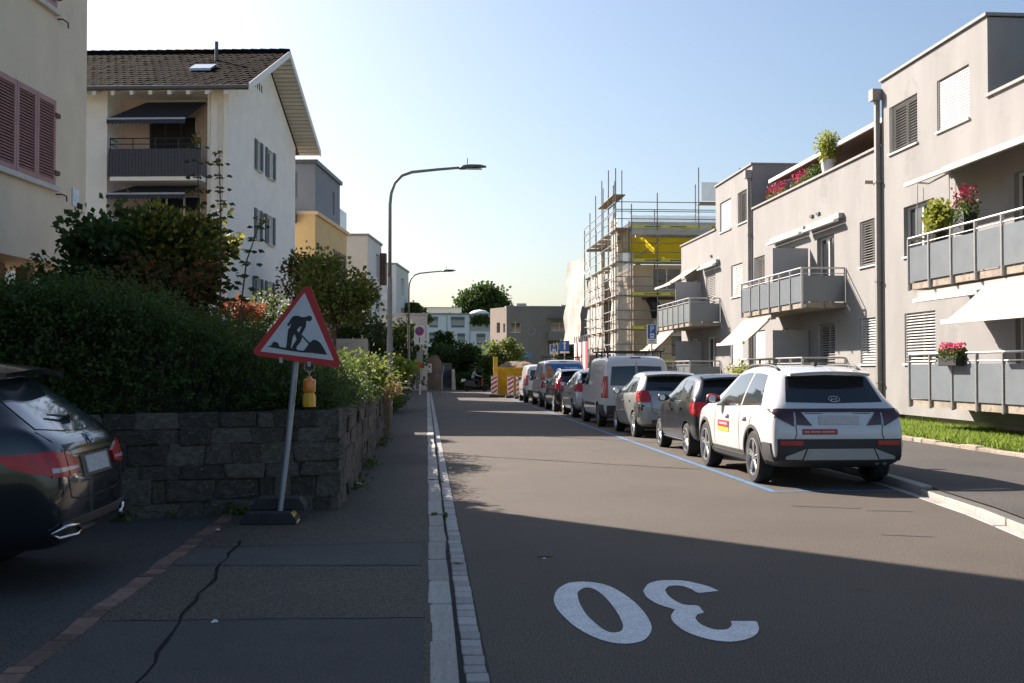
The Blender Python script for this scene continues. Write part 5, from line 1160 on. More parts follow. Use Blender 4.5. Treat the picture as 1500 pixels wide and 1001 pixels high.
# scraps of litter
def scrap(px, py, Z, s, col, label):
    p = at(px, py, Z=Z); mb = MB(); n = 6
    for k in range(n): a = k * 6.283 / n; mb.v.append((math.cos(a) * s * R.uniform(.6, 1.2), math.sin(a) * s * R.uniform(.6, 1.2), R.uniform(0, s * .5)))
    mb.v.append((0, 0, s * .7)); mb.f = [(k, (k + 1) % n, n) for k in range(n)] + [tuple(range(n))[::-1]]
    o = mb.build('paper_scrap', mat('paper_' + label[:9], col, .8), None); o.location = (p.x, p.y, Z + .001); tag(o, label, 'litter', None)
scrap(314, 912, .085, .025, (.6, .6, .58), 'white paper scrap lying on the dark pavement'); scrap(527, 710, .08, .06, (.7, .7, .7), 'crumpled white wrapper at the foot of the stone wall')
scrap(671, 825, .012, .07, (.5, .36, .34), 'flattened pinkish wrapper lying on the gutter setts'); scrap(797, 819, .003, .02, (.6, .6, .6), 'tiny white scrap on the road above the painted digits'); scrap(319, 777, .09, .03, (.45, .42, .36), 'pale pebble-like scrap at the top of the brick sett strip')
# ------------------------------------------------------------------ cars
def paint(name, col, metal=0, rough=.32): return mat(name, col, rough, .03, 2, metal=metal, coat=.8, spec=.5)
CGL = mat('car_glass', (.012, .015, .018), .05, .1, 1, spec=.7, coat=.3)
CGS = mat('car_side_glass', (.03, .038, .042), .04, .1, 1, spec=.9, coat=.5)
TYRE = mat('tyre_rubber', (.018, .018, .019), .85, .2, 12); RIM = mat('alloy_rim', (.45, .46, .47), .35, .1, 8, metal=.75); RIMD = mat('rim_dark', (.03, .03, .032), .5)
LRED = mat('tail_lamp_red', (.36, .008, .012), .18, .25, 14, coat=.6); LWHT = mat('tail_lamp_clear', (.55, .50, .50), .2, .15, 16, coat=.5); LDRK = mat('tail_lamp_smoked', (.05, .012, .014), .15, .2, 8, coat=.6)
PLAS = mat('grey_cladding', (.045, .046, .048), .65, .12, 12); SILV = mat('silver_plastic', (.30, .30, .30), .45, .06, 6, metal=.3); CHROME = mat('chrome', (.7, .7, .72), .12, .05, 4, metal=1)
PLATE = mat('number_plate', (.46, .46, .46), .6, .35, 60); SEAMM = mat('panel_gap', (.02, .02, .02), .8); CAVITY = mat('wheel_arch_lining', (.01, .01, .01), .95)

def lerpc(c, y):
    if y <= c[0][0]: return c[0][1]
    for (a, b), (d, e) in zip(c, c[1:]):
        if y <= d: return b + (e - b) * (y - a) / (d - a)
    return c[-1][1]
class Car:
    def __init__(s, name, label, sp, m, loc, rotz=0, zs=1.0):
        s.t = thing(name, label, 'van' if sp.get('van') else 'car', loc, rotz, sp.get('group')); s.sp = sp; s.m = m; s.zs = zs
        for k in ('top', 'belt', 'bot'): sp = {**sp, k: [(a, b * zs) for a, b in sp[k]]}
        s.sp = sp; ys = sorted({a for k in ('top', 'belt', 'plan', 'bot') for a, _ in sp[k]}); y2 = [ys[0]]
        for y in ys[1:]:
            if y - y2[-1] > .035: y2.append(y)
        y2[-1] = ys[-1]; n = 0; bm = bmesh.new(); rows = []
        for y in y2:
            w_, zb, zk, zt = lerpc(sp['plan'], y), lerpc(sp['bot'], y), lerpc(sp['belt'], y), lerpc(sp['top'], y); wr = w_ * lerpc(sp['roofw'], y)
            zk = min(zk, zt - .03); hb = zk - zb; t = max(0, min(1, (zt - zk) / .34))
            low = [(0, zb), (.8 * w_, zb), (.965 * w_, zb + .08 * hb), (w_, zb + .42 * hb), (.995 * w_, zb + .78 * hb)]
            cab = [(.955 * w_, zk), ((.955 * w_ + wr) / 2 + .014, (zk + zt - .09) / 2), (wr, zt - .085), (wr - .085, zt - .022), (wr * .5, zt - .004), (0, zt)]
            flat = [(.955 * w_, zt - .045), (.90 * w_, zt - .02), (.82 * w_, zt - .008), (.68 * w_, zt - .002), (.4 * w_, zt), (0, zt)]
            half = low + [(a[0] * t + b[0] * (1 - t), a[1] * t + b[1] * (1 - t)) for a, b in zip(cab, flat)]
            ring = [(x, z) for x, z in half] + [(-x, z) for x, z in half[-2:0:-1]]
            rows.append([bm.verts.new((x, y, z)) for x, z in ring])
        N = len(rows[0])
        for a, b in zip(rows, rows[1:]):
            for k in range(N): bm.faces.new((a[k], a[(k + 1) % N], b[(k + 1) % N], b[k]))
        for r in (rows[0], rows[-1]):
            h = N // 2
            for k in range(h):
                f = [r[k], r[k + 1]] + [r[(N - k - 1) % N], r[(N - k) % N]]; u = []
                for v in f:
                    if v not in u: u.append(v)
                if len(u) > 2: bm.faces.new(u)
        bmesh.ops.recalc_face_normals(bm, faces=bm.faces)
        me = bpy.data.meshes.new('body'); bm.to_mesh(me); bm.free(); me.materials.append(m); me.materials.append(CAVITY)
        o = bpy.data.objects.new('body', me); COL.objects.link(o)
        sb = o.modifiers.new('s', 'SUBSURF'); sb.levels = sb.render_levels = 2
        cut = MB(); r = sp['r']
        for yy in (sp['yr'], sp['yf']):
            for sx in (-1, 1): cut.lathe([(0, -.2), (r * 1.13, -.2), (r * 1.13, .3), (0, .3)], (sx * (sp['W'] - .08), yy, r * 1.02), 'X', 32)
        co = cut.build('cutter', CAVITY); co.data.materials.clear(); co.data.materials.append(m); co.data.materials.append(CAVITY)
        for p in co.data.polygons: p.material_index = 1
        bmn = bmesh.new(); bmn.from_mesh(co.data); bmesh.ops.remove_doubles(bmn, verts=bmn.verts, dist=1e-5); bmesh.ops.recalc_face_normals(bmn, faces=bmn.faces); bmn.to_mesh(co.data); bmn.free()
        bo = o.modifiers.new('b', 'BOOLEAN'); bo.object = co; bo.operation = 'DIFFERENCE'; bo.solver = 'EXACT'
        dg = bpy.context.evaluated_depsgraph_get(); em = bpy.data.meshes.new_from_object(o.evaluated_get(dg))
        sb2 = o.modifiers['b']; o.modifiers.remove(sb2); dg = bpy.context.evaluated_depsgraph_get(); whole = bpy.data.meshes.new_from_object(o.evaluated_get(dg))
        bpy.data.objects.remove(o); bpy.data.objects.remove(co)
        s.bvh = BVHTree.FromPolygons([v.co.copy() for v in whole.vertices], [tuple(p.vertices) for p in whole.polygons])
        if len(em.polygons) < 50: em = whole
        s.body = link('body', em, None, s.t, True, 38)
        s.wheels()
    def hit(s, ax, a, b):
        o, d = {'L': ((-3, a, b), (1, 0, 0)), 'R': ((3, a, b), (-1, 0, 0)), 'B': ((a, -3, b), (0, 1, 0)), 'F': ((a, 9, b), (0, -1, 0)), 'T': ((a, b, 4), (0, 0, -1))}[ax]
        h = s.bvh.ray_cast(Vector(o), Vector(d))
        if h[0] is None: h = s.bvh.find_nearest(Vector((a if ax in 'BFT' else (-1 if ax == 'L' else 1) * s.sp['W'], a if ax in 'LR' else 0 if ax == 'B' else s.sp['L'] if ax == 'F' else b, b if ax != 'T' else 1.5)))
        n = h[1]
        return h[0], n if n.dot(Vector(d)) < 0 else -n
    def patch(s, ax, lo, hi, m, name, off=.006, nu=10, nv=5, parent=None, sink=.02):
        """a panel laid on the body: ruled between two outlines given in the view along ax"""
        def samp(pl, t):
            L = [0]
            for p, q_ in zip(pl, pl[1:]): L.append(L[-1] + math.dist(p, q_))
            d = t * L[-1]
            for k in range(len(pl) - 1):
                if d <= L[k + 1] + 1e-9: f = (d - L[k]) / max(L[k + 1] - L[k], 1e-9); return (pl[k][0] + (pl[k + 1][0] - pl[k][0]) * f, pl[k][1] + (pl[k + 1][1] - pl[k][1]) * f)
            return pl[-1]
        mb = MB(); ins = []
        for i in range(nu + 1):
            a, b = samp(lo, i / nu), samp(hi, i / nu)
            for j in range(nv + 1):
                f = j / nv; p, n = s.hit(ax, a[0] + (b[0] - a[0]) * f, (a[1] + (b[1] - a[1]) * f)); mb.v.append(tuple(p + n * off)); ins.append(tuple(p - n * sink))
        for i in range(nu):
            for j in range(nv): k = i * (nv + 1) + j; mb.f.append((k, k + nv + 1, k + nv + 2, k + 1))
        edge = [i * (nv + 1) for i in range(nu + 1)] + [nu * (nv + 1) + j for j in range(1, nv + 1)] + [i * (nv + 1) + nv for i in range(nu - 1, -1, -1)] + list(range(nv - 1, 0, -1))
        base = len(mb.v); mb.v += [ins[k] for k in edge]; ne = len(edge)
        for k in range(ne): mb.f.append((edge[k], edge[(k + 1) % ne], base + (k + 1) % ne, base + k))
        return mb.build(name, m, parent or s.t, smooth=True, angle=40)
    def rect(s, ax, a0, a1, b0, b1, m, name, **k): return s.patch(ax, [(a0, b0), (a1, b0)], [(a0, b1), (a1, b1)], m, name, **k)
    def line(s, ax, pts, wd, m=None, name='panel_gap', off=.003):
        mb = MB(); P = []
        for p, q_ in zip(pts, pts[1:]):
            n = max(2, int(math.dist(p, q_) / .08))
            P += [(p[0] + (q_[0] - p[0]) * k / n, p[1] + (q_[1] - p[1]) * k / n) for k in range(n)]
        P.append(pts[-1]); V = []
        for i, p in enumerate(P):
            a, b = P[max(i - 1, 0)], P[min(i + 1, len(P) - 1)]; d = Vector((b[0] - a[0], b[1] - a[1])).normalized(); nn = Vector((-d.y, d.x)) * wd / 2
            for sg_ in (1, -1): h, n = s.hit(ax, p[0] + sg_ * nn.x, p[1] + sg_ * nn.y); V.append(tuple(h + n * off))
        mb.add(V, [(2 * i, 2 * i + 1, 2 * i + 3, 2 * i + 2) for i in range(len(P) - 1)]); return mb.build(name, m or SEAMM, s.body)
    def both(s, fn):
        for ax in 'LR': fn(ax)
    def wheels(s):
        sp = s.sp; r = sp['r']; tw_ = .11; rr = r * sp.get('rim', .70)
        for yy in (sp['yr'], sp['yf']):
            for sx in (-1, 1):
                x = sx * (sp['W'] - tw_ - .015); prof = [(rr, -tw_), (r * .93, -tw_), (r, -tw_ * .75), (r, tw_ * .75), (r * .93, tw_), (rr, tw_), (rr * .97, tw_ * .6), (rr * .97, -tw_ * .6), (rr, -tw_)]
                wo = MB().lathe(prof, (x, yy, r), 'X', 28).build('wheel', TYRE, s.t, smooth=True, angle=35)
                ri = MB().lathe([(0, .0), (rr * .96, .0)], (x + sx * tw_ * .35, yy, r), 'X', 24).build('brake_disc', RIMD, wo)
                rb = MB().lathe([(rr * 1.0, tw_ * .98), (rr * .93, tw_ * 1.02), (rr * .9, tw_ * .5)] if sx > 0 else [(rr * 1.0, -tw_ * .98), (rr * .93, -tw_ * 1.02), (rr * .9, -tw_ * .5)], (x, yy, r), 'X', 28)
                ns = sp.get('spokes', 5)
                for k in range(ns):
                    a = 2 * math.pi * k / ns + .3
                    for da in ((-.13, .13) if sp.get('double') else (0,)):
                        e = Vector((0, math.cos(a + da), math.sin(a + da))); c = Vector((x + sx * tw_ * .78, yy, r))
                        rb.tube([c + e * rr * .12, c + e * rr * .93], [rr * (.13 if not sp.get('double') else .075), rr * (.10 if not sp.get('double') else .06)], 5)
                rb.lathe([(0, sx * tw_ * .98), (rr * .2, sx * tw_ * .95), (rr * .22, sx * tw_ * .6)], (x, yy, r), 'X', 12)
                rb.build('rim', sp.get('rim_m', RIM), wo, smooth=True, angle=40)
    def common(s, wins, mirror_y, mirror_z, handles=(), seams=(), mirror_m=None, trim=None):
        sp = s.sp
        for (yb0, yb1, yt0, yt1) in wins:
            for ax in 'LR':
                n = 6; lo = [(yb0 + (yb1 - yb0) * k / n, lerpc(sp['belt'], yb0 + (yb1 - yb0) * k / n) + .025) for k in range(n + 1)]
                hi = [(yt0 + (yt1 - yt0) * k / n, max(lerpc(sp['top'], yt0 + (yt1 - yt0) * k / n) - .125, lo[k][1] + .03)) for k in range(n + 1)]
                s.patch(ax, lo, hi, CGS, 'side_window', .005, 10, 6)
                if trim: s.line(ax, [(a, b - .015) for a, b in lo], .022, trim, 'window_trim', .008)
        for (y0, z0) in handles:
            for ax in 'LR': s.rect(ax, y0 - .1, y0 + .1, z0 - .015, z0 + .02, sp.get('handle_m', s.m), 'door_handle', off=.035, nu=4, nv=2)
        for pts in seams:
            for ax in 'LR': s.line(ax, pts, .012)
        for sx in (-1, 1):
            x0 = sx * (sp['W'] - .04); b = MB(); st = [(0, .02, .04), (.05, .045, .065), (.13, .055, .08), (.19, .05, .072), (.215, .025, .045)]
            for (dx, hy, hz) in st:
                for k in range(10): a = k * math.pi / 5; b.v.append((x0 + sx * dx, mirror_y + hy * math.cos(a), mirror_z + hz * math.sin(a)))
            for i in range(len(st) - 1):
                for k in range(10): b.f.append((i * 10 + k, i * 10 + (k + 1) % 10, i * 10 + 10 + (k + 1) % 10, i * 10 + 10 + k))
            b.f += [tuple(range(10)), tuple(range(40, 50))]
            mo = b.build('wing_mirror', mirror_m or s.m, s.t, smooth=True); MB().lathe([(0, -.004), (.055, -.004), (.06, 0)], (x0 + sx * .14, mirror_y - .05, mirror_z), 'Y', 14).build('mirror_glass', CHROME, mo)
    def rear(s, glass, plate_z, glass_m=CGL, wiper=True, plate_w=.26, spoiler=None, plate_h=.055):
        gl = s.patch('B', glass[0], glass[1], glass_m, 'rear_window', .006, 16, 8)
        if spoiler:
            y0, z0, hw = spoiler; n = 12; mb = MB()
            for i in range(n + 1):
                x = -hw + 2 * hw * i / n; c = (x / hw) ** 2
                for (dy, dz) in ((.0, -.01), (.22, .03), (.24, -.02), (.02, -.045)): mb.v.append((x, y0 + dy + .05 * c, z0 + dz - .03 * c))
            for i in range(n):
                for k in range(4): mb.f.append((i * 4 + k, i * 4 + (k + 1) % 4, i * 4 + 4 + (k + 1) % 4, i * 4 + 4 + k))
            mb.f += [(0, 1, 2, 3), (n * 4 + 3, n * 4 + 2, n * 4 + 1, n * 4)]; mb.build('spoiler', s.m, s.t, smooth=True, angle=50)
        if wiper:
            x0, z0 = glass[0][len(glass[0]) // 2][0], glass[0][0][1] + .035
            h, n = s.hit('B', 0, z0); h2, n2 = s.hit('B', -.33, z0 + .03); MB().tube([h + n * .03, h2 + n2 * .025], [.012, .007], 6).box(h + n * .02, (.07, .05, .045)).build('wiper', BLACK, gl)
        s.rect('B', -plate_w, plate_w, plate_z - plate_h, plate_z + plate_h, PLATE, 'number_plate', off=.014, nu=4, nv=2)
    def roof_rails(s, x, y0, y1, m, h=.035):
        for sx in (-1, 1):
            P = []
            for k in range(9):
                y = y0 + (y1 - y0) * k / 8; p, n = s.hit('T', sx * x, y); P.append(p + Vector((0, 0, h * (1 if 0 < k < 8 else 0))))
            MB().tube(P, .017, 6).build('roof_rail', m, s.t, smooth=True)
    def antenna(s, y): p, n = s.hit('T', 0, y); MB().prism([p + Vector((-.02, -.06, -.01)), p + Vector((.02, -.06, -.01)), p + Vector((.02, .1, -.01)), p + Vector((-.02, .1, -.01))], (0, -.02, .06)).build('antenna', BLACK, s.t)

# --- white compact SUV, the nearest in the parking lane
TUC = dict(L=4.5, W=.93, r=.362, yr=.90, yf=3.58, rim=.72, double=True,
  top=[(0, .72), (.03, .90), (.09, 1.03), (.17, 1.10), (.47, 1.44), (.58, 1.545), (.75, 1.60), (1.2, 1.64), (1.9, 1.645), (2.4, 1.60), (2.8, 1.47), (3.35, 1.14), (3.55, 1.09), (4.2, .97), (4.42, .82), (4.5, .6)],
  belt=[(0, .70), (.17, 1.09), (.9, 1.08), (2.2, 1.03), (3.3, 1.0), (4.2, .86), (4.5, .58)], plan=[(0, .80), (.05, .87), (.16, .905), (.5, .92), (.9, .93), (3.6, .93), (4.1, .9), (4.35, .8), (4.5, .6)],
  bot=[(0, .36), (.15, .27), (.9, .2), (3.6, .2), (4.3, .24), (4.5, .32)], roofw=[(0, .9), (.2, .80), (.5, .70), (1.5, .70), (2.6, .70), (3.4, .8), (4.5, .9)])
SUVW = paint('white_car_paint', (.56, .58, .60))
c = Car('suv', 'white compact SUV with smoked light bar and red-yellow door stickers, before the dark hatchback', TUC, SUVW, (5.43, 14.65, 0))
c.common([(.62, 1.52, .95, 1.55), (1.60, 2.95, 1.62, 2.35)], 2.72, 1.12, [(1.32, .88), (2.25, .88)], [[(1.56, .38), (1.56, 1.0)], [(2.95, .42), (2.92, .98)], [(.98, .92), (1.1, .62)]], BLACK, trim=CHROME)
for ax in 'L': c.rect(ax, 2.72 - .0, 2.72 + .01, 1.1, 1.11, BLACK, 'mirror_foot', off=.01, nu=1, nv=1)
c.body.data.materials.append(PLAS)
for p in c.body.data.polygons:
    if p.material_index == 0 and p.center.z < .405: p.material_index = len(c.body.data.materials) - 1
mr = [o for o in c.t.children if o.name.startswith('wing_mirror')]
for o in mr:
    me = o.data; me.materials.append(mat('mirror_red', (.55, .03, .03), .35, coat=.5))
    for p in me.polygons:
        if p.center.z > 1.13: p.material_index = 1
c.rear(([(-.66, 1.135), (0, 1.12), (.66, 1.135)], [(-.56, 1.47), (0, 1.495), (.56, 1.47)]), .90, spoiler=(.30, 1.555, .55), wiper=False, plate_w=.27)
lb = c.rect('B', -.80, .80, 1.005, 1.045, LDRK, 'light_bar', off=.014, nu=24, nv=2)
for sx in (-1, 1):
    c.patch('B', [(sx * .82, .93), (sx * .61, .82)], [(sx * .87, 1.04), (sx * .60, 1.0)], LDRK, 'tail_lamp', .016, 6, 5)
    c.patch('B', [(sx * .575, .84), (sx * .37, .83)], [(sx * .575, 1.0), (sx * .50, 1.0)], LDRK, 'tail_lamp', .016, 5, 5)
    ax = 'L' if sx < 0 else 'R'
    c.patch(ax, [(.06, .96), (.30, 1.02)], [(.10, 1.045), (.36, 1.045)], LDRK, 'tail_lamp', .012, 6, 3)
    c.rect('B', sx * .50, sx * .80, .575, .635, LRED, 'reflector', off=.042, nu=5, nv=2)
    c.line('B', [(sx * .585, .84), (sx * .575, .72), (sx * .60, .66)], .012)
    for yy in (TUC['yr'], TUC['yf']):                                         # dark wheel arch trim
        P = []
        for k in range(15):
            a = math.radians(-8 + 196 * k / 14); P.append((yy + math.cos(a) * .455, .365 + math.sin(a) * .445))
        Q = [(yy + (p[0] - yy) * .9, .365 + (p[1] - .365) * .9) for p in P]
        P = [(p[0], max(p[1], .24)) for p in P]; Q = [(p[0], max(p[1], .24)) for p in Q]
        c.patch(ax, Q, P, PLAS, 'wheel_arch_trim', .012, 24, 1)
    c.rect(ax, 1.36, 3.13, .215, .36, PLAS, 'sill_trim', off=.012, nu=14, nv=2)
c.rect('B', -.83, .83, .38, .655, mat('bumper_black', (.016, .016, .018), .5, .15, 30), 'lower_bumper', off=.024, nu=22, nv=5, sink=.03)
for sx in (-1, 1): c.rect('L' if sx < 0 else 'R', .13, .44, .36, .60, PLAS, 'bumper_corner', off=.016, nu=6, nv=4)
c.patch('B', [(-.5, .385), (.5, .385)], [(-.44, .53), (.44, .53)], SILV, 'skid_plate', .05, 14, 4, sink=-.0)
c.patch('B', [(-.73, .395), (-.52, .39)], [(-.73, .43), (-.46, .53)], SILV, 'skid_plate', .046, 5, 3, sink=0); c.patch('B', [(.52, .39), (.73, .395)], [(.46, .53), (.73, .43)], SILV, 'skid_plate', .046, 5, 3, sink=0)
MB().tube([(.52, .05, .34), (.52, .3, .34)], .035, 10).tube([(.62, .05, .34), (.62, .3, .34)], .035, 10).build('exhaust', DGREY, c.t)
RST = mat('sticker_red', (.34, .02, .035), .5); YST = mat('sticker_yellow', (.75, .55, .03), .5)
s1 = c.rect('B', -.50, -.03, .715, .785, RST, 'sticker', off=.009, nu=6, nv=2); pr = MB()
for k in range(26):
    if k in (4, 14): continue
    h, n = c.hit('B', -.465 + k * .0158, .75); pr.box(h + n * .011, (.010, .003, .018 + .010 * ((k * 7) % 3 == 0)))
pr.build('sticker_print', mat('print_pale', (.6, .5, .5)), s1)
for ax in 'LR':
    s2 = c.rect(ax, 2.10, 2.72, .70, .80, RST, 'door_sticker', off=.008, nu=6, nv=2); c.rect(ax, 2.10, 2.72, .645, .70, YST, 'door_sticker', off=.008, nu=6, nv=2); pr = MB()
    for k in range(16): h, n = c.hit(ax, 2.18 + k * .029, .755); pr.box(h + n * .011, (.003, .018, .032))
    pr.build('sticker_print', MATS['print_pale'], s2)
# oval emblem with slanted letter on the glass edge
em = MB(); P = []
for k in range(25):
    a = 2 * math.pi * k / 24; h, n = c.hit('B', .075 * math.cos(a), 1.165 + .036 * math.sin(a)); P.append(h + n * .016)
em.tube(P, .006, 5)
for pts in (((-.045, 1.142), (-.022, 1.188)), ((.022, 1.142), (.045, 1.188)), ((-.034, 1.16), (.034, 1.17))):
    em.tube([(lambda hn: hn[0] + hn[1] * .016)(c.hit('B', *p)) for p in pts], .0055, 5)
em.build('emblem', CHROME, c.t, smooth=True)
c.roof_rails(.57, .75, 2.35, BLACK); c.antenna(1.0)

# --- hatchbacks
def hatch(W=.84, L=3.75, H=1.51, r=.295, spokes=7, rim_m=None, **k):
    f = L / 3.75; h = H / 1.51
    d = dict(L=L, W=W, r=r, yr=.62 * f, yf=3.07 * f, rim=.72, spokes=spokes,
      top=[(0, .66 * h), (.03, .86 * h), (.08, .98 * h), (.14, 1.04 * h), (.40, 1.36 * h), (.5, 1.44 * h), (.8, 1.495 * h), (1.3 * f, 1.51 * h), (1.8 * f, 1.48 * h), (2.2 * f, 1.37 * h), (2.8 * f, 1.05 * h), (3.0 * f, .99 * h), (3.5 * f, .84 * h), (3.68 * f, .7 * h), (3.75 * f, .5)],
      belt=[(0, .64 * h), (.14, 1.03 * h), (.7, 1.0 * h), (2.7 * f, .94 * h), (3.4 * f, .78 * h), (3.75 * f, .48)], plan=[(0, W * .82), (.06, W * .92), (.2, W * .965), (.6, W * .99), (1.2, W), (2.9 * f, W), (3.4 * f, W * .94), (3.6 * f, W * .82), (3.75 * f, W * .6)],
      bot=[(0, .34), (.15, .25), (.6, .18), (3.0 * f, .18), (3.6 * f, .22), (3.75 * f, .3)], roofw=[(0, .9), (.15, .82), (.45, .72), (1.5, .72), (2.2 * f, .72), (2.8 * f, .82), (3.75 * f, .9)])
    if rim_m: d['rim_m'] = rim_m
    d.update(k); return d
def hatch_car(label, m, loc, spec, lampz, trim=None):
    c = Car('hatchback', label, spec, m, loc); L = spec['L']; f = L / 3.75; W = spec['W']; h = spec['belt'][1][1] / 1.03
    c.common([(.50, 1.28 * f, .72, 1.30 * f), (1.36 * f, 2.42 * f, 1.37 * f, 1.92 * f)], 2.2 * f, 1.03 * h, [(1.06 * f, .84), (1.85 * f, .82)], [[(1.32 * f, .28), (1.32 * f, .95)], [(2.42 * f, .3), (2.4 * f, .92)]], trim=trim)
    g = W * .74; c.rear(([(-g, 1.07 * h), (0, 1.055 * h), (g, 1.07 * h)], [(-g * .84, 1.36 * h), (0, 1.385 * h), (g * .84, 1.36 * h)]), .72, spoiler=(.26, 1.455 * h, W * .66))
    z0, z1 = lampz
    for sx in (-1, 1):
        ax = 'L' if sx < 0 else 'R'
        c.patch('B', [(sx * W * .60, z0), (sx * W * .93, z0)], [(sx * W * .66, z1), (sx * W * .90, z1)], LRED, 'tail_lamp', .018, 6, 6)
        c.patch(ax, [(.05, z0 + .02), (.24, z0 + .04)], [(.10, z1), (.34, z1 - .02)], LRED, 'tail_lamp', .018, 5, 5)
        c.line('B', [(sx * W * .62, 1.0), (sx * W * .58, .60), (sx * W * .5, .56)], .012)
        c.rect(ax, .95 * f, 2.72 * f, .185, .27, PLAS, 'sill_trim', off=.008, nu=10, nv=2)
    c.line('B', [(-W * .5, .56), (W * .5, .56)], .012); c.rect('B', -W * .6, W * .6, .345, .42, PLAS, 'bumper_trim', off=.012, nu=10, nv=2)
    return c
NAVY_C = paint('dark_blue_grey_paint', (.022, .026, .032), .2, .28); SILVP = paint('silver_paint', (.36, .38, .37), .55, .34); BLKP = paint('black_paint', (.01, .01, .011), .1, .22); LSIL = paint('pale_silver_paint', (.46, .48, .50), .4, .35)
c = hatch_car('dark grey-blue hatchback parked right in front of the white SUV', NAVY_C, (5.52, 19.85, 0), hatch(.835, 3.62, 1.50, spokes=9), (.74, .98), trim=CHROME)
c = hatch_car('silver-green hatchback with black flower decals and a roof rack van ahead of it', SILVP, (5.60, 25.5, 0), hatch(.85, 3.75, 1.53, spokes=8), (.82, 1.08))
FLB = mat('flower_decal_black', (.012, .012, .012), .6)
for (yy, zz, s) in ((.20, .60, .14), (.40, .70, .12), (.24, .78, .10), (.33, .50, .10), (.12, .70, .11)):        # blossoms on the rear quarter
    fl_ = MB()
    for k in range(5):
        a = 2 * math.pi * k / 5 + zz * 9; cy, cz = yy + math.cos(a) * s * .52, zz + math.sin(a) * s * .52; P = []
        h0, n0 = c.hit('L', cy, cz)
        ring = []
        for j in range(8): b_ = 2 * math.pi * j / 8; h, n = c.hit('L', cy + math.cos(b_) * s * .4, cz + math.sin(b_) * s * .4); ring.append(tuple(h + n * (.006 + k * .0012)))
        fl_.add(ring, [tuple(range(8))])
    fl_.build('flower_decal', FLB, c.body)
c = hatch_car('pale silver hatchback squeezed between the white panel van and the black hatchback', LSIL, (5.55, 36.2, 0), hatch(.85, 3.8, 1.55, spokes=6), (.84, 1.08))
c = hatch_car('black hatchback with tall pink-red tail lamps parked behind the van with the blue rear advert', BLKP, (5.50, 41.0, 0), hatch(.87, 4.2, 1.58, r=.31, spokes=5), (.84, 1.22), trim=CHROME)
c.roof_rails(.55, .7, 2.2, SILV)

# --- vans
def vspec(L=4.8, W=.95, H=1.95, r=.325):
    h = H / 1.95; f = L / 4.8
    return dict(van=1, L=L, W=W, r=r, yr=.88, yf=3.88 * f, rim=.66, spokes=6, rim_m=mat('steel_wheel', (.16, .16, .165), .5, .1, metal=.4),
      top=[(0, .78 * h), (.02, 1.1 * h), (.06, 1.5 * h), (.13, 1.78 * h), (.22, 1.89 * h), (.5, 1.94 * h), (2.7 * f, 1.93 * h), (3.1 * f, 1.86 * h), (3.4 * f, 1.70 * h), (3.95 * f, 1.22 * h), (4.15 * f, 1.13 * h), (4.6 * f, .95 * h), (4.75 * f, .78 * h), (4.8 * f, .5)],
      belt=[(0, .76 * h), (.06, 1.12 * h), (3.0 * f, 1.10 * h), (3.9 * f, 1.06 * h), (4.5 * f, .85 * h), (4.8 * f, .46)], plan=[(0, W * .90), (.05, W * .95), (.2, W * .985), (.6, W), (3.9 * f, W), (4.4 * f, W * .93), (4.65 * f, W * .82), (4.8 * f, W * .62)],
      bot=[(0, .36), (.15, .28), (.8, .22), (4.0 * f, .22), (4.6 * f, .26), (4.8 * f, .32)], roofw=[(0, .95), (.1, .90), (.3, .86), (2.8 * f, .86), (3.4 * f, .84), (4.0 * f, .86), (4.8 * f, .9)])
def van(label, m, loc, sp, panes=True):
    c = Car('van', label, sp, m, loc); f = sp['L'] / 4.8; W = sp['W']; h = sp['top'][5][1] / 1.94
    c.common([(2.75 * f, 3.80 * f, 2.8 * f, 3.35 * f)], 3.62 * f, 1.2 * h, [(2.95 * f, 1.0)], [[(2.68 * f, .3), (2.68 * f, 1.75 * h)], [(3.85 * f, .35), (3.80 * f, 1.05)], [(1.35, .3), (1.35, 1.75 * h)]], BLACK)
    if panes:
        for sx in (-1, 1): c.patch('B', [(sx * .025, 1.13 * h), (sx * W * .76, 1.13 * h)], [(sx * .025, 1.66 * h), (sx * W * .70, 1.64 * h)], CGL, 'rear_window', .007, 8, 8)
    c.line('B', [(0, .45), (0, 1.8 * h)], .014)
    for sx in (-1, 1):
        ax = 'L' if sx < 0 else 'R'
        l_ = c.rect('B', sx * W * .82, sx * W * .95, .80, 1.38 * h, LRED, 'tail_lamp', off=.02, nu=4, nv=8); c.rect(ax, .075, .20, .80, 1.38 * h, LRED, 'tail_lamp', off=.016, nu=4, nv=8)
        c.rect(ax, .10, .165, .92, 1.22 * h, LWHT, 'lamp_insert', off=.022, nu=3, nv=5)
        c.rect(ax, .08, .55, .34, .62, PLAS, 'bumper_corner', off=.016, nu=6, nv=4); c.rect(ax, 1.4, 3.35 * f, .56, .64, PLAS, 'rub_strip', off=.012, nu=10, nv=2)
    c.rect('B', -W * .86, W * .86, .37, .60, PLAS, 'bumper', off=.03, nu=12, nv=4)
    c.rect('B', -.62, -.1, .72, .83, PLATE, 'number_plate', off=.014, nu=4, nv=2)
    c.rect('B', -.14, .14, 1.86 * h, 1.885 * h, LRED, 'brake_light', off=.012, nu=4, nv=2)
    return c
def rack(c, ys, z, w_=.82):
    for y in ys:
        r_ = MB().b2(-w_, w_, y - .03, y + .03, z + .10, z + .14).build('roof_bar', BLACK, c.t)
        for sx in (-1, 1): MB().b2(sx * w_ * .88 - .02, sx * w_ * .88 + .02, y - .03, y + .03, z - .06, z + .10).b2(sx * w_ - .015, sx * w_ + .015, y - .03, y + .03, z + .14, z + .22).build('bar_foot', BLACK, r_)
VW_ = paint('white_van_paint', (.54, .56, .58))
c = van('white panel van with black roof bars and twin rear windows', VW_, (5.62, 30.15, 0), vspec()); rack(c, (.45, 1.5, 2.5), 1.93)
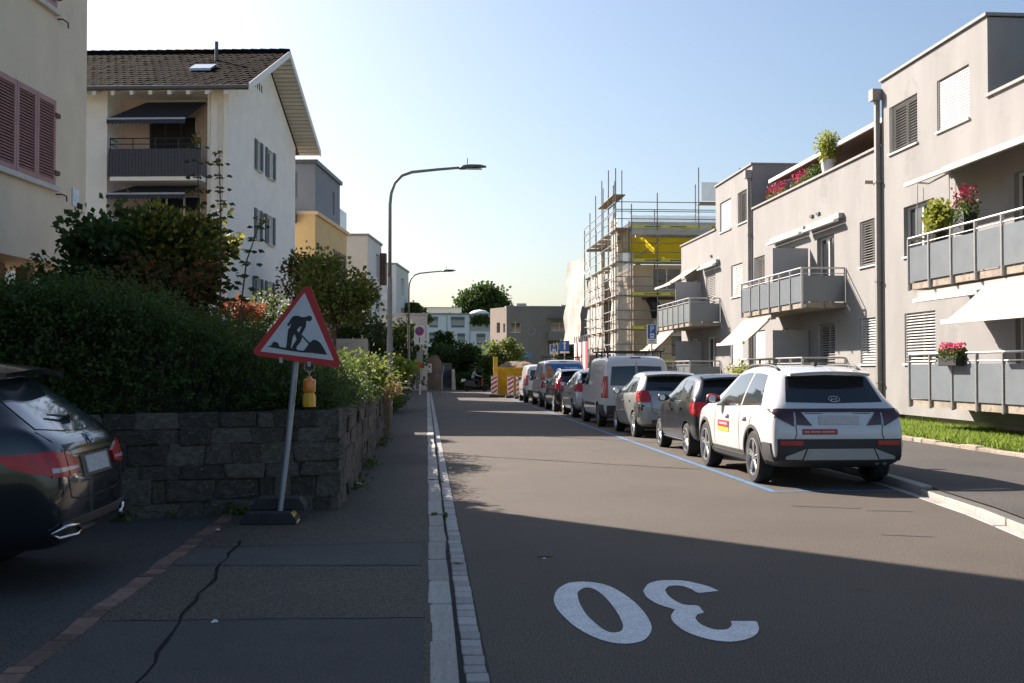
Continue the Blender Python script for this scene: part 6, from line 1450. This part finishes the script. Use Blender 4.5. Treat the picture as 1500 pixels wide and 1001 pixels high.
c = van('white van with a blue advert and orange picture across its rear, roof bars on top', VW_, (5.62, 46.4, 0), vspec(4.9, .95, 1.96), panes=False); rack(c, (.5, 1.7), 1.95, .8)
ad = c.rect('B', -.74, .76, 1.2, 1.78, mat('advert_blue', (.03, .14, .42), .35), 'rear_advert', off=.008, nu=12, nv=6)
c.patch('B', [(-.74, 1.22), (-.2, 1.22)], [(-.74, 1.76), (-.55, 1.7)], mat('advert_orange', (.42, .20, .10), .4, .4, 5), 'advert_picture', .012, 6, 5); pr = MB()
for k in range(12):
    if k == 3: continue
    h, n = c.hit('B', .05 + k * .045, 1.62); pr.box(h + n * .012, (.03, .003, .05))
pr.build('advert_print', WHITE, ad)
for ax in 'L': c.patch(ax, [(.25, 1.2), (1.3, 1.2)], [(.3, 1.7), (1.3, 1.7)], mat('advert_mix', (.12, .18, .38), .4, .3, 3, stain=((.45, .22, .1), 2.5, .5)), 'side_advert', .008, 8, 5)
c = van('plain white small van at the far end of the row before the barriers', VW_, (5.45, 52.6, 0), vspec(4.4, .9, 1.8, .31))
rb = MB()

# --- dark estate parked nose-in on the left
EST = dict(L=4.70, W=.905, r=.335, yr=.98, yf=3.82, rim=.72, spokes=5, double=True,
  top=[(0, .66), (.025, .84), (.07, .94), (.14, 1.0), (.20, 1.03), (.58, 1.33), (.68, 1.385), (.9, 1.42), (1.4, 1.455), (2.1, 1.455), (2.6, 1.40), (3.35, 1.04), (3.55, .98), (4.3, .86), (4.6, .7), (4.7, .5)],
  belt=[(0, .64), (.2, 1.0), (.9, .99), (2.2, .96), (3.3, .92), (4.3, .78), (4.7, .48)], plan=[(0, .70), (.035, .78), (.12, .845), (.3, .88), (.7, .90), (1.0, .905), (3.8, .905), (4.3, .87), (4.55, .78), (4.7, .58)],
  bot=[(0, .36), (.12, .27), (.9, .18), (3.8, .18), (4.5, .22), (4.7, .3)], roofw=[(0, .9), (.2, .82), (.55, .72), (1.5, .71), (2.6, .72), (3.4, .82), (4.7, .9)])
ESTP = paint('midnight_blue_paint', (.010, .013, .019), .2, .16)
c = Car('estate_car', 'dark blue-black estate car parked nose-in beside the pavement, only its rear in view', EST, ESTP, (-2.36, 8.48, .085), math.pi / 2, zs=1.055); k_ = 1.055
c.common([(.80, 1.20, 1.05, 1.25), (1.27, 2.0, 1.3, 2.02), (2.1, 3.1, 2.1, 2.62)], 2.95, 1.05, [(1.45, .9), (2.35, .88)], [[(1.6, .3), (1.7, .95)], [(2.06, .3), (2.06, .97)]], trim=CHROME)
c.rear(([(-.70, 1.035 * k_), (-.35, 1.01 * k_), (0, 1.0 * k_), (.35, 1.01 * k_), (.70, 1.035 * k_)], [(-.56, 1.335 * k_), (-.3, 1.35 * k_), (0, 1.355 * k_), (.3, 1.35 * k_), (.56, 1.335 * k_)]), .78 * k_, spoiler=(.40, 1.425 * k_, .60), plate_w=.26, glass_m=mat('estate_rear_glass', (.05, .065, .08), .07, .1, 1, spec=1.0, coat=.6), plate_h=.058)
c.rect('B', -.34, .34, .705 * k_, .85 * k_, mat('plate_recess', (.012, .013, .016), .4), 'plate_recess', off=.005, nu=8, nv=3)
c.rect('B', -.42, .42, .862 * k_, .888 * k_, CHROME, 'chrome_strip', off=.02, nu=14, nv=2)
LRD2 = mat('tail_lamp_deep_red', (.50, .008, .014), .3, .35, 9, coat=.15)
for sx in (-1, 1):
    ax = 'L' if sx < 0 else 'R'
    c.patch('B', [(sx * .44, .755 * k_), (sx * .63, .735 * k_)], [(sx * .42, .83 * k_), (sx * .63, .885 * k_)], LRD2, 'tail_lamp', .014, 6, 5)
    c.patch('B', [(sx * .645, .735 * k_), (sx * .80, .74 * k_)], [(sx * .645, .885 * k_), (sx * .815, .90 * k_)], LRD2, 'tail_lamp', .014, 6, 6)
    o = c.patch(ax, [(.06, .74 * k_), (.32, .80 * k_)], [(.10, .90 * k_), (.44, .875 * k_)], LRD2, 'tail_lamp', .014, 8, 6)
    c.patch('B', [(sx * .46, .775 * k_), (sx * .80, .765 * k_)], [(sx * .46, .792 * k_), (sx * .80, .795 * k_)], LWHT, 'lamp_strip', .018, 10, 2)
    c.line('B', [(sx * .74, 1.02 * k_), (sx * .635, .90 * k_), (sx * .635, .70 * k_), (sx * .60, .60 * k_), (sx * .45, .575 * k_)], .011)
    ex_ = [(c.hit('B', sx * x, z * k_)) for x, z in ((.50, .385), (.56, .425), (.74, .43), (.80, .40), (.76, .372), (.56, .365), (.50, .385))]
    MB().tube([h + n * .03 for h, n in ex_], .013, 6).build('exhaust_trim', CHROME, c.t, smooth=True)
    c.patch('B', [(sx * .54, .375 * k_), (sx * .77, .38 * k_)], [(sx * .56, .42 * k_), (sx * .76, .42 * k_)], BLACK, 'exhaust', .02, 5, 2)
c.line('B', [(-.45, .575 * k_), (.45, .575 * k_)], .011); c.line('B', [(-.5, .388 * k_), (.5, .388 * k_)], .03, CHROME, 'bumper_trim', .03)
c.rect('B', -.74, .74, .35 * k_, .455 * k_, mat('diffuser_black', (.01, .01, .011), .5), 'diffuser', off=.012, nu=14, nv=3)
st_ = MB(); hc, nc = c.hit('B', 0, .945 * k_); ring = []
for j in range(17): a = 2 * math.pi * j / 16; h, n = c.hit('B', .04 * math.cos(a), .945 * k_ + .04 * math.sin(a)); ring.append(h + n * .014)
st_.tube(ring, .005, 5)
for a in (90, 210, 330): h, n = c.hit('B', .036 * math.cos(math.radians(a)), .945 * k_ + .036 * math.sin(math.radians(a))); st_.tube([hc + nc * .014, h + n * .014], [.009, .003], 5)
st_.build('emblem', CHROME, c.t, smooth=True)
c.roof_rails(.56, .85, 2.6, mat('satin_rail', (.35, .36, .37), .35, .05, metal=.8), .03)

# ------------------------------------------------------------------ scooter rider at the junction
RP = at(697, 573, Z=0); RP = Vector((X_at(697, 80.5), 80.5, 0))
sc_ = thing('motor_scooter', 'dark motor scooter with a white tail box at the junction', 'scooter', RP)
for x in (-.62, .62): MB().lathe([(.16, -.05), (.23, -.05), (.25, 0), (.23, .05), (.16, .05)], (x, 0, .25), 'Y', 18).lathe([(0, 0), (.17, 0)], (x, 0, .25), 'Y', 18).build('wheel', TYRE, sc_, smooth=True)
MB().prism([(-.75, -.15, .35), (-.1, -.15, .28), (.3, -.15, .28), (.36, -.15, .4), (-.05, -.15, .45), (-.1, -.15, .72), (-.7, -.15, .78), (-.85, -.15, .6)], (0, .3, 0)).build('body', mat('scooter_dark', (.03, .03, .035), .35, coat=.5), sc_, bevel=.03)
MB().prism([(.36, -.2, .35), (.46, -.2, .35), (.5, -.2, .95), (.42, -.2, .98)], (0, .4, 0)).build('leg_shield', mat('scooter_red', (.3, .03, .03), .4), sc_, bevel=.02)
MB().tube([(.62, 0, .25), (.46, 0, .98)], .03, 8).tube([(.42, -.3, 1.02), (.44, 0, 1.0), (.42, .3, 1.02)], .018, 6).build('fork', BLACK, sc_); MB().prism([(-1.05, -.17, .62), (-.72, -.17, .74), (-.72, -.17, .86), (-1.02, -.17, .86)], (0, .34, 0)).build('tail_box', WHITE, sc_, bevel=.03)
MB().prism([(.5, -.16, 1.0), (.54, -.16, 1.0), (.42, -.12, 1.4), (.4, -.12, 1.4)], (0, .3, 0)).build('windscreen', CGL, sc_)
pe = thing('person', 'person in a pale grey-blue top riding the motor scooter, arms forward', 'person', RP + Vector((-.25, 0, .76)))
J = {'pel': (0, 0, .06), 'wai': (.03, 0, .25), 'che': (.10, 0, .45), 'nec': (.16, 0, .60), 'hea': (.20, 0, .70), 'crn': (.21, 0, .84)}
Ed = [('pel', 'wai'), ('wai', 'che'), ('che', 'nec'), ('nec', 'hea'), ('hea', 'crn')]; Rd = {'pel': .15, 'wai': .135, 'che': .15, 'nec': .06, 'hea': .085, 'crn': .08}
for s, n in ((-1, 'l'), (1, 'r')):
    for nm, p, r_ in (('hip', (.02, s * .10, .03), .10), ('kne', (.42, s * .13, .02), .075), ('ank', (.46, s * .12, -.38), .05), ('toe', (.60, s * .12, -.42), .04), ('sho', (.12, s * .19, .52), .075), ('elb', (.34, s * .26, .34), .05), ('wri', (.60, s * .28, .29), .036), ('fin', (.69, s * .28, .27), .03)): J[nm + n] = p; Rd[nm + n] = r_
    Ed += [('pel', 'hip' + n), ('hip' + n, 'kne' + n), ('kne' + n, 'ank' + n), ('ank' + n, 'toe' + n), ('che', 'sho' + n), ('sho' + n, 'elb' + n), ('elb' + n, 'wri' + n), ('wri' + n, 'fin' + n)]
ks = list(J); me = bpy.data.meshes.new('body'); me.from_pydata([J[k] for k in ks], [(ks.index(a), ks.index(b)) for a, b in Ed], []); po = bpy.data.objects.new('body', me); COL.objects.link(po)
md = po.modifiers.new('k', 'SKIN')
for i, k in enumerate(ks): me.skin_vertices[0].data[i].radius = (Rd[k], Rd[k]); me.skin_vertices[0].data[i].use_root = (k == 'pel')
po.modifiers.new('s', 'SUBSURF').levels = 1; po.modifiers['s'].render_levels = 1
bm_ = bpy.data.meshes.new_from_object(po.evaluated_get(bpy.context.evaluated_depsgraph_get())); bpy.data.objects.remove(po)
for m_ in (mat('shirt_blue_grey', (.30, .36, .40), .9), mat('jeans_dark', (.03, .04, .07), .9), mat('skin', (.42, .25, .17), .6)): bm_.materials.append(m_)
for p in bm_.polygons: z = p.center.z; x = p.center.x; p.material_index = 2 if (z > .58 or (x > .36 and z > .2)) else (1 if z < .17 else 0)
link('body', bm_, None, pe, True)
MB().lathe([(0, .14), (.06, .125), (.10, .06), (.105, -.01), (.09, -.06)], (.195, 0, .75), seg=14).build('hair', mat('hair_brown', (.07, .035, .02), .8), pe, smooth=True)
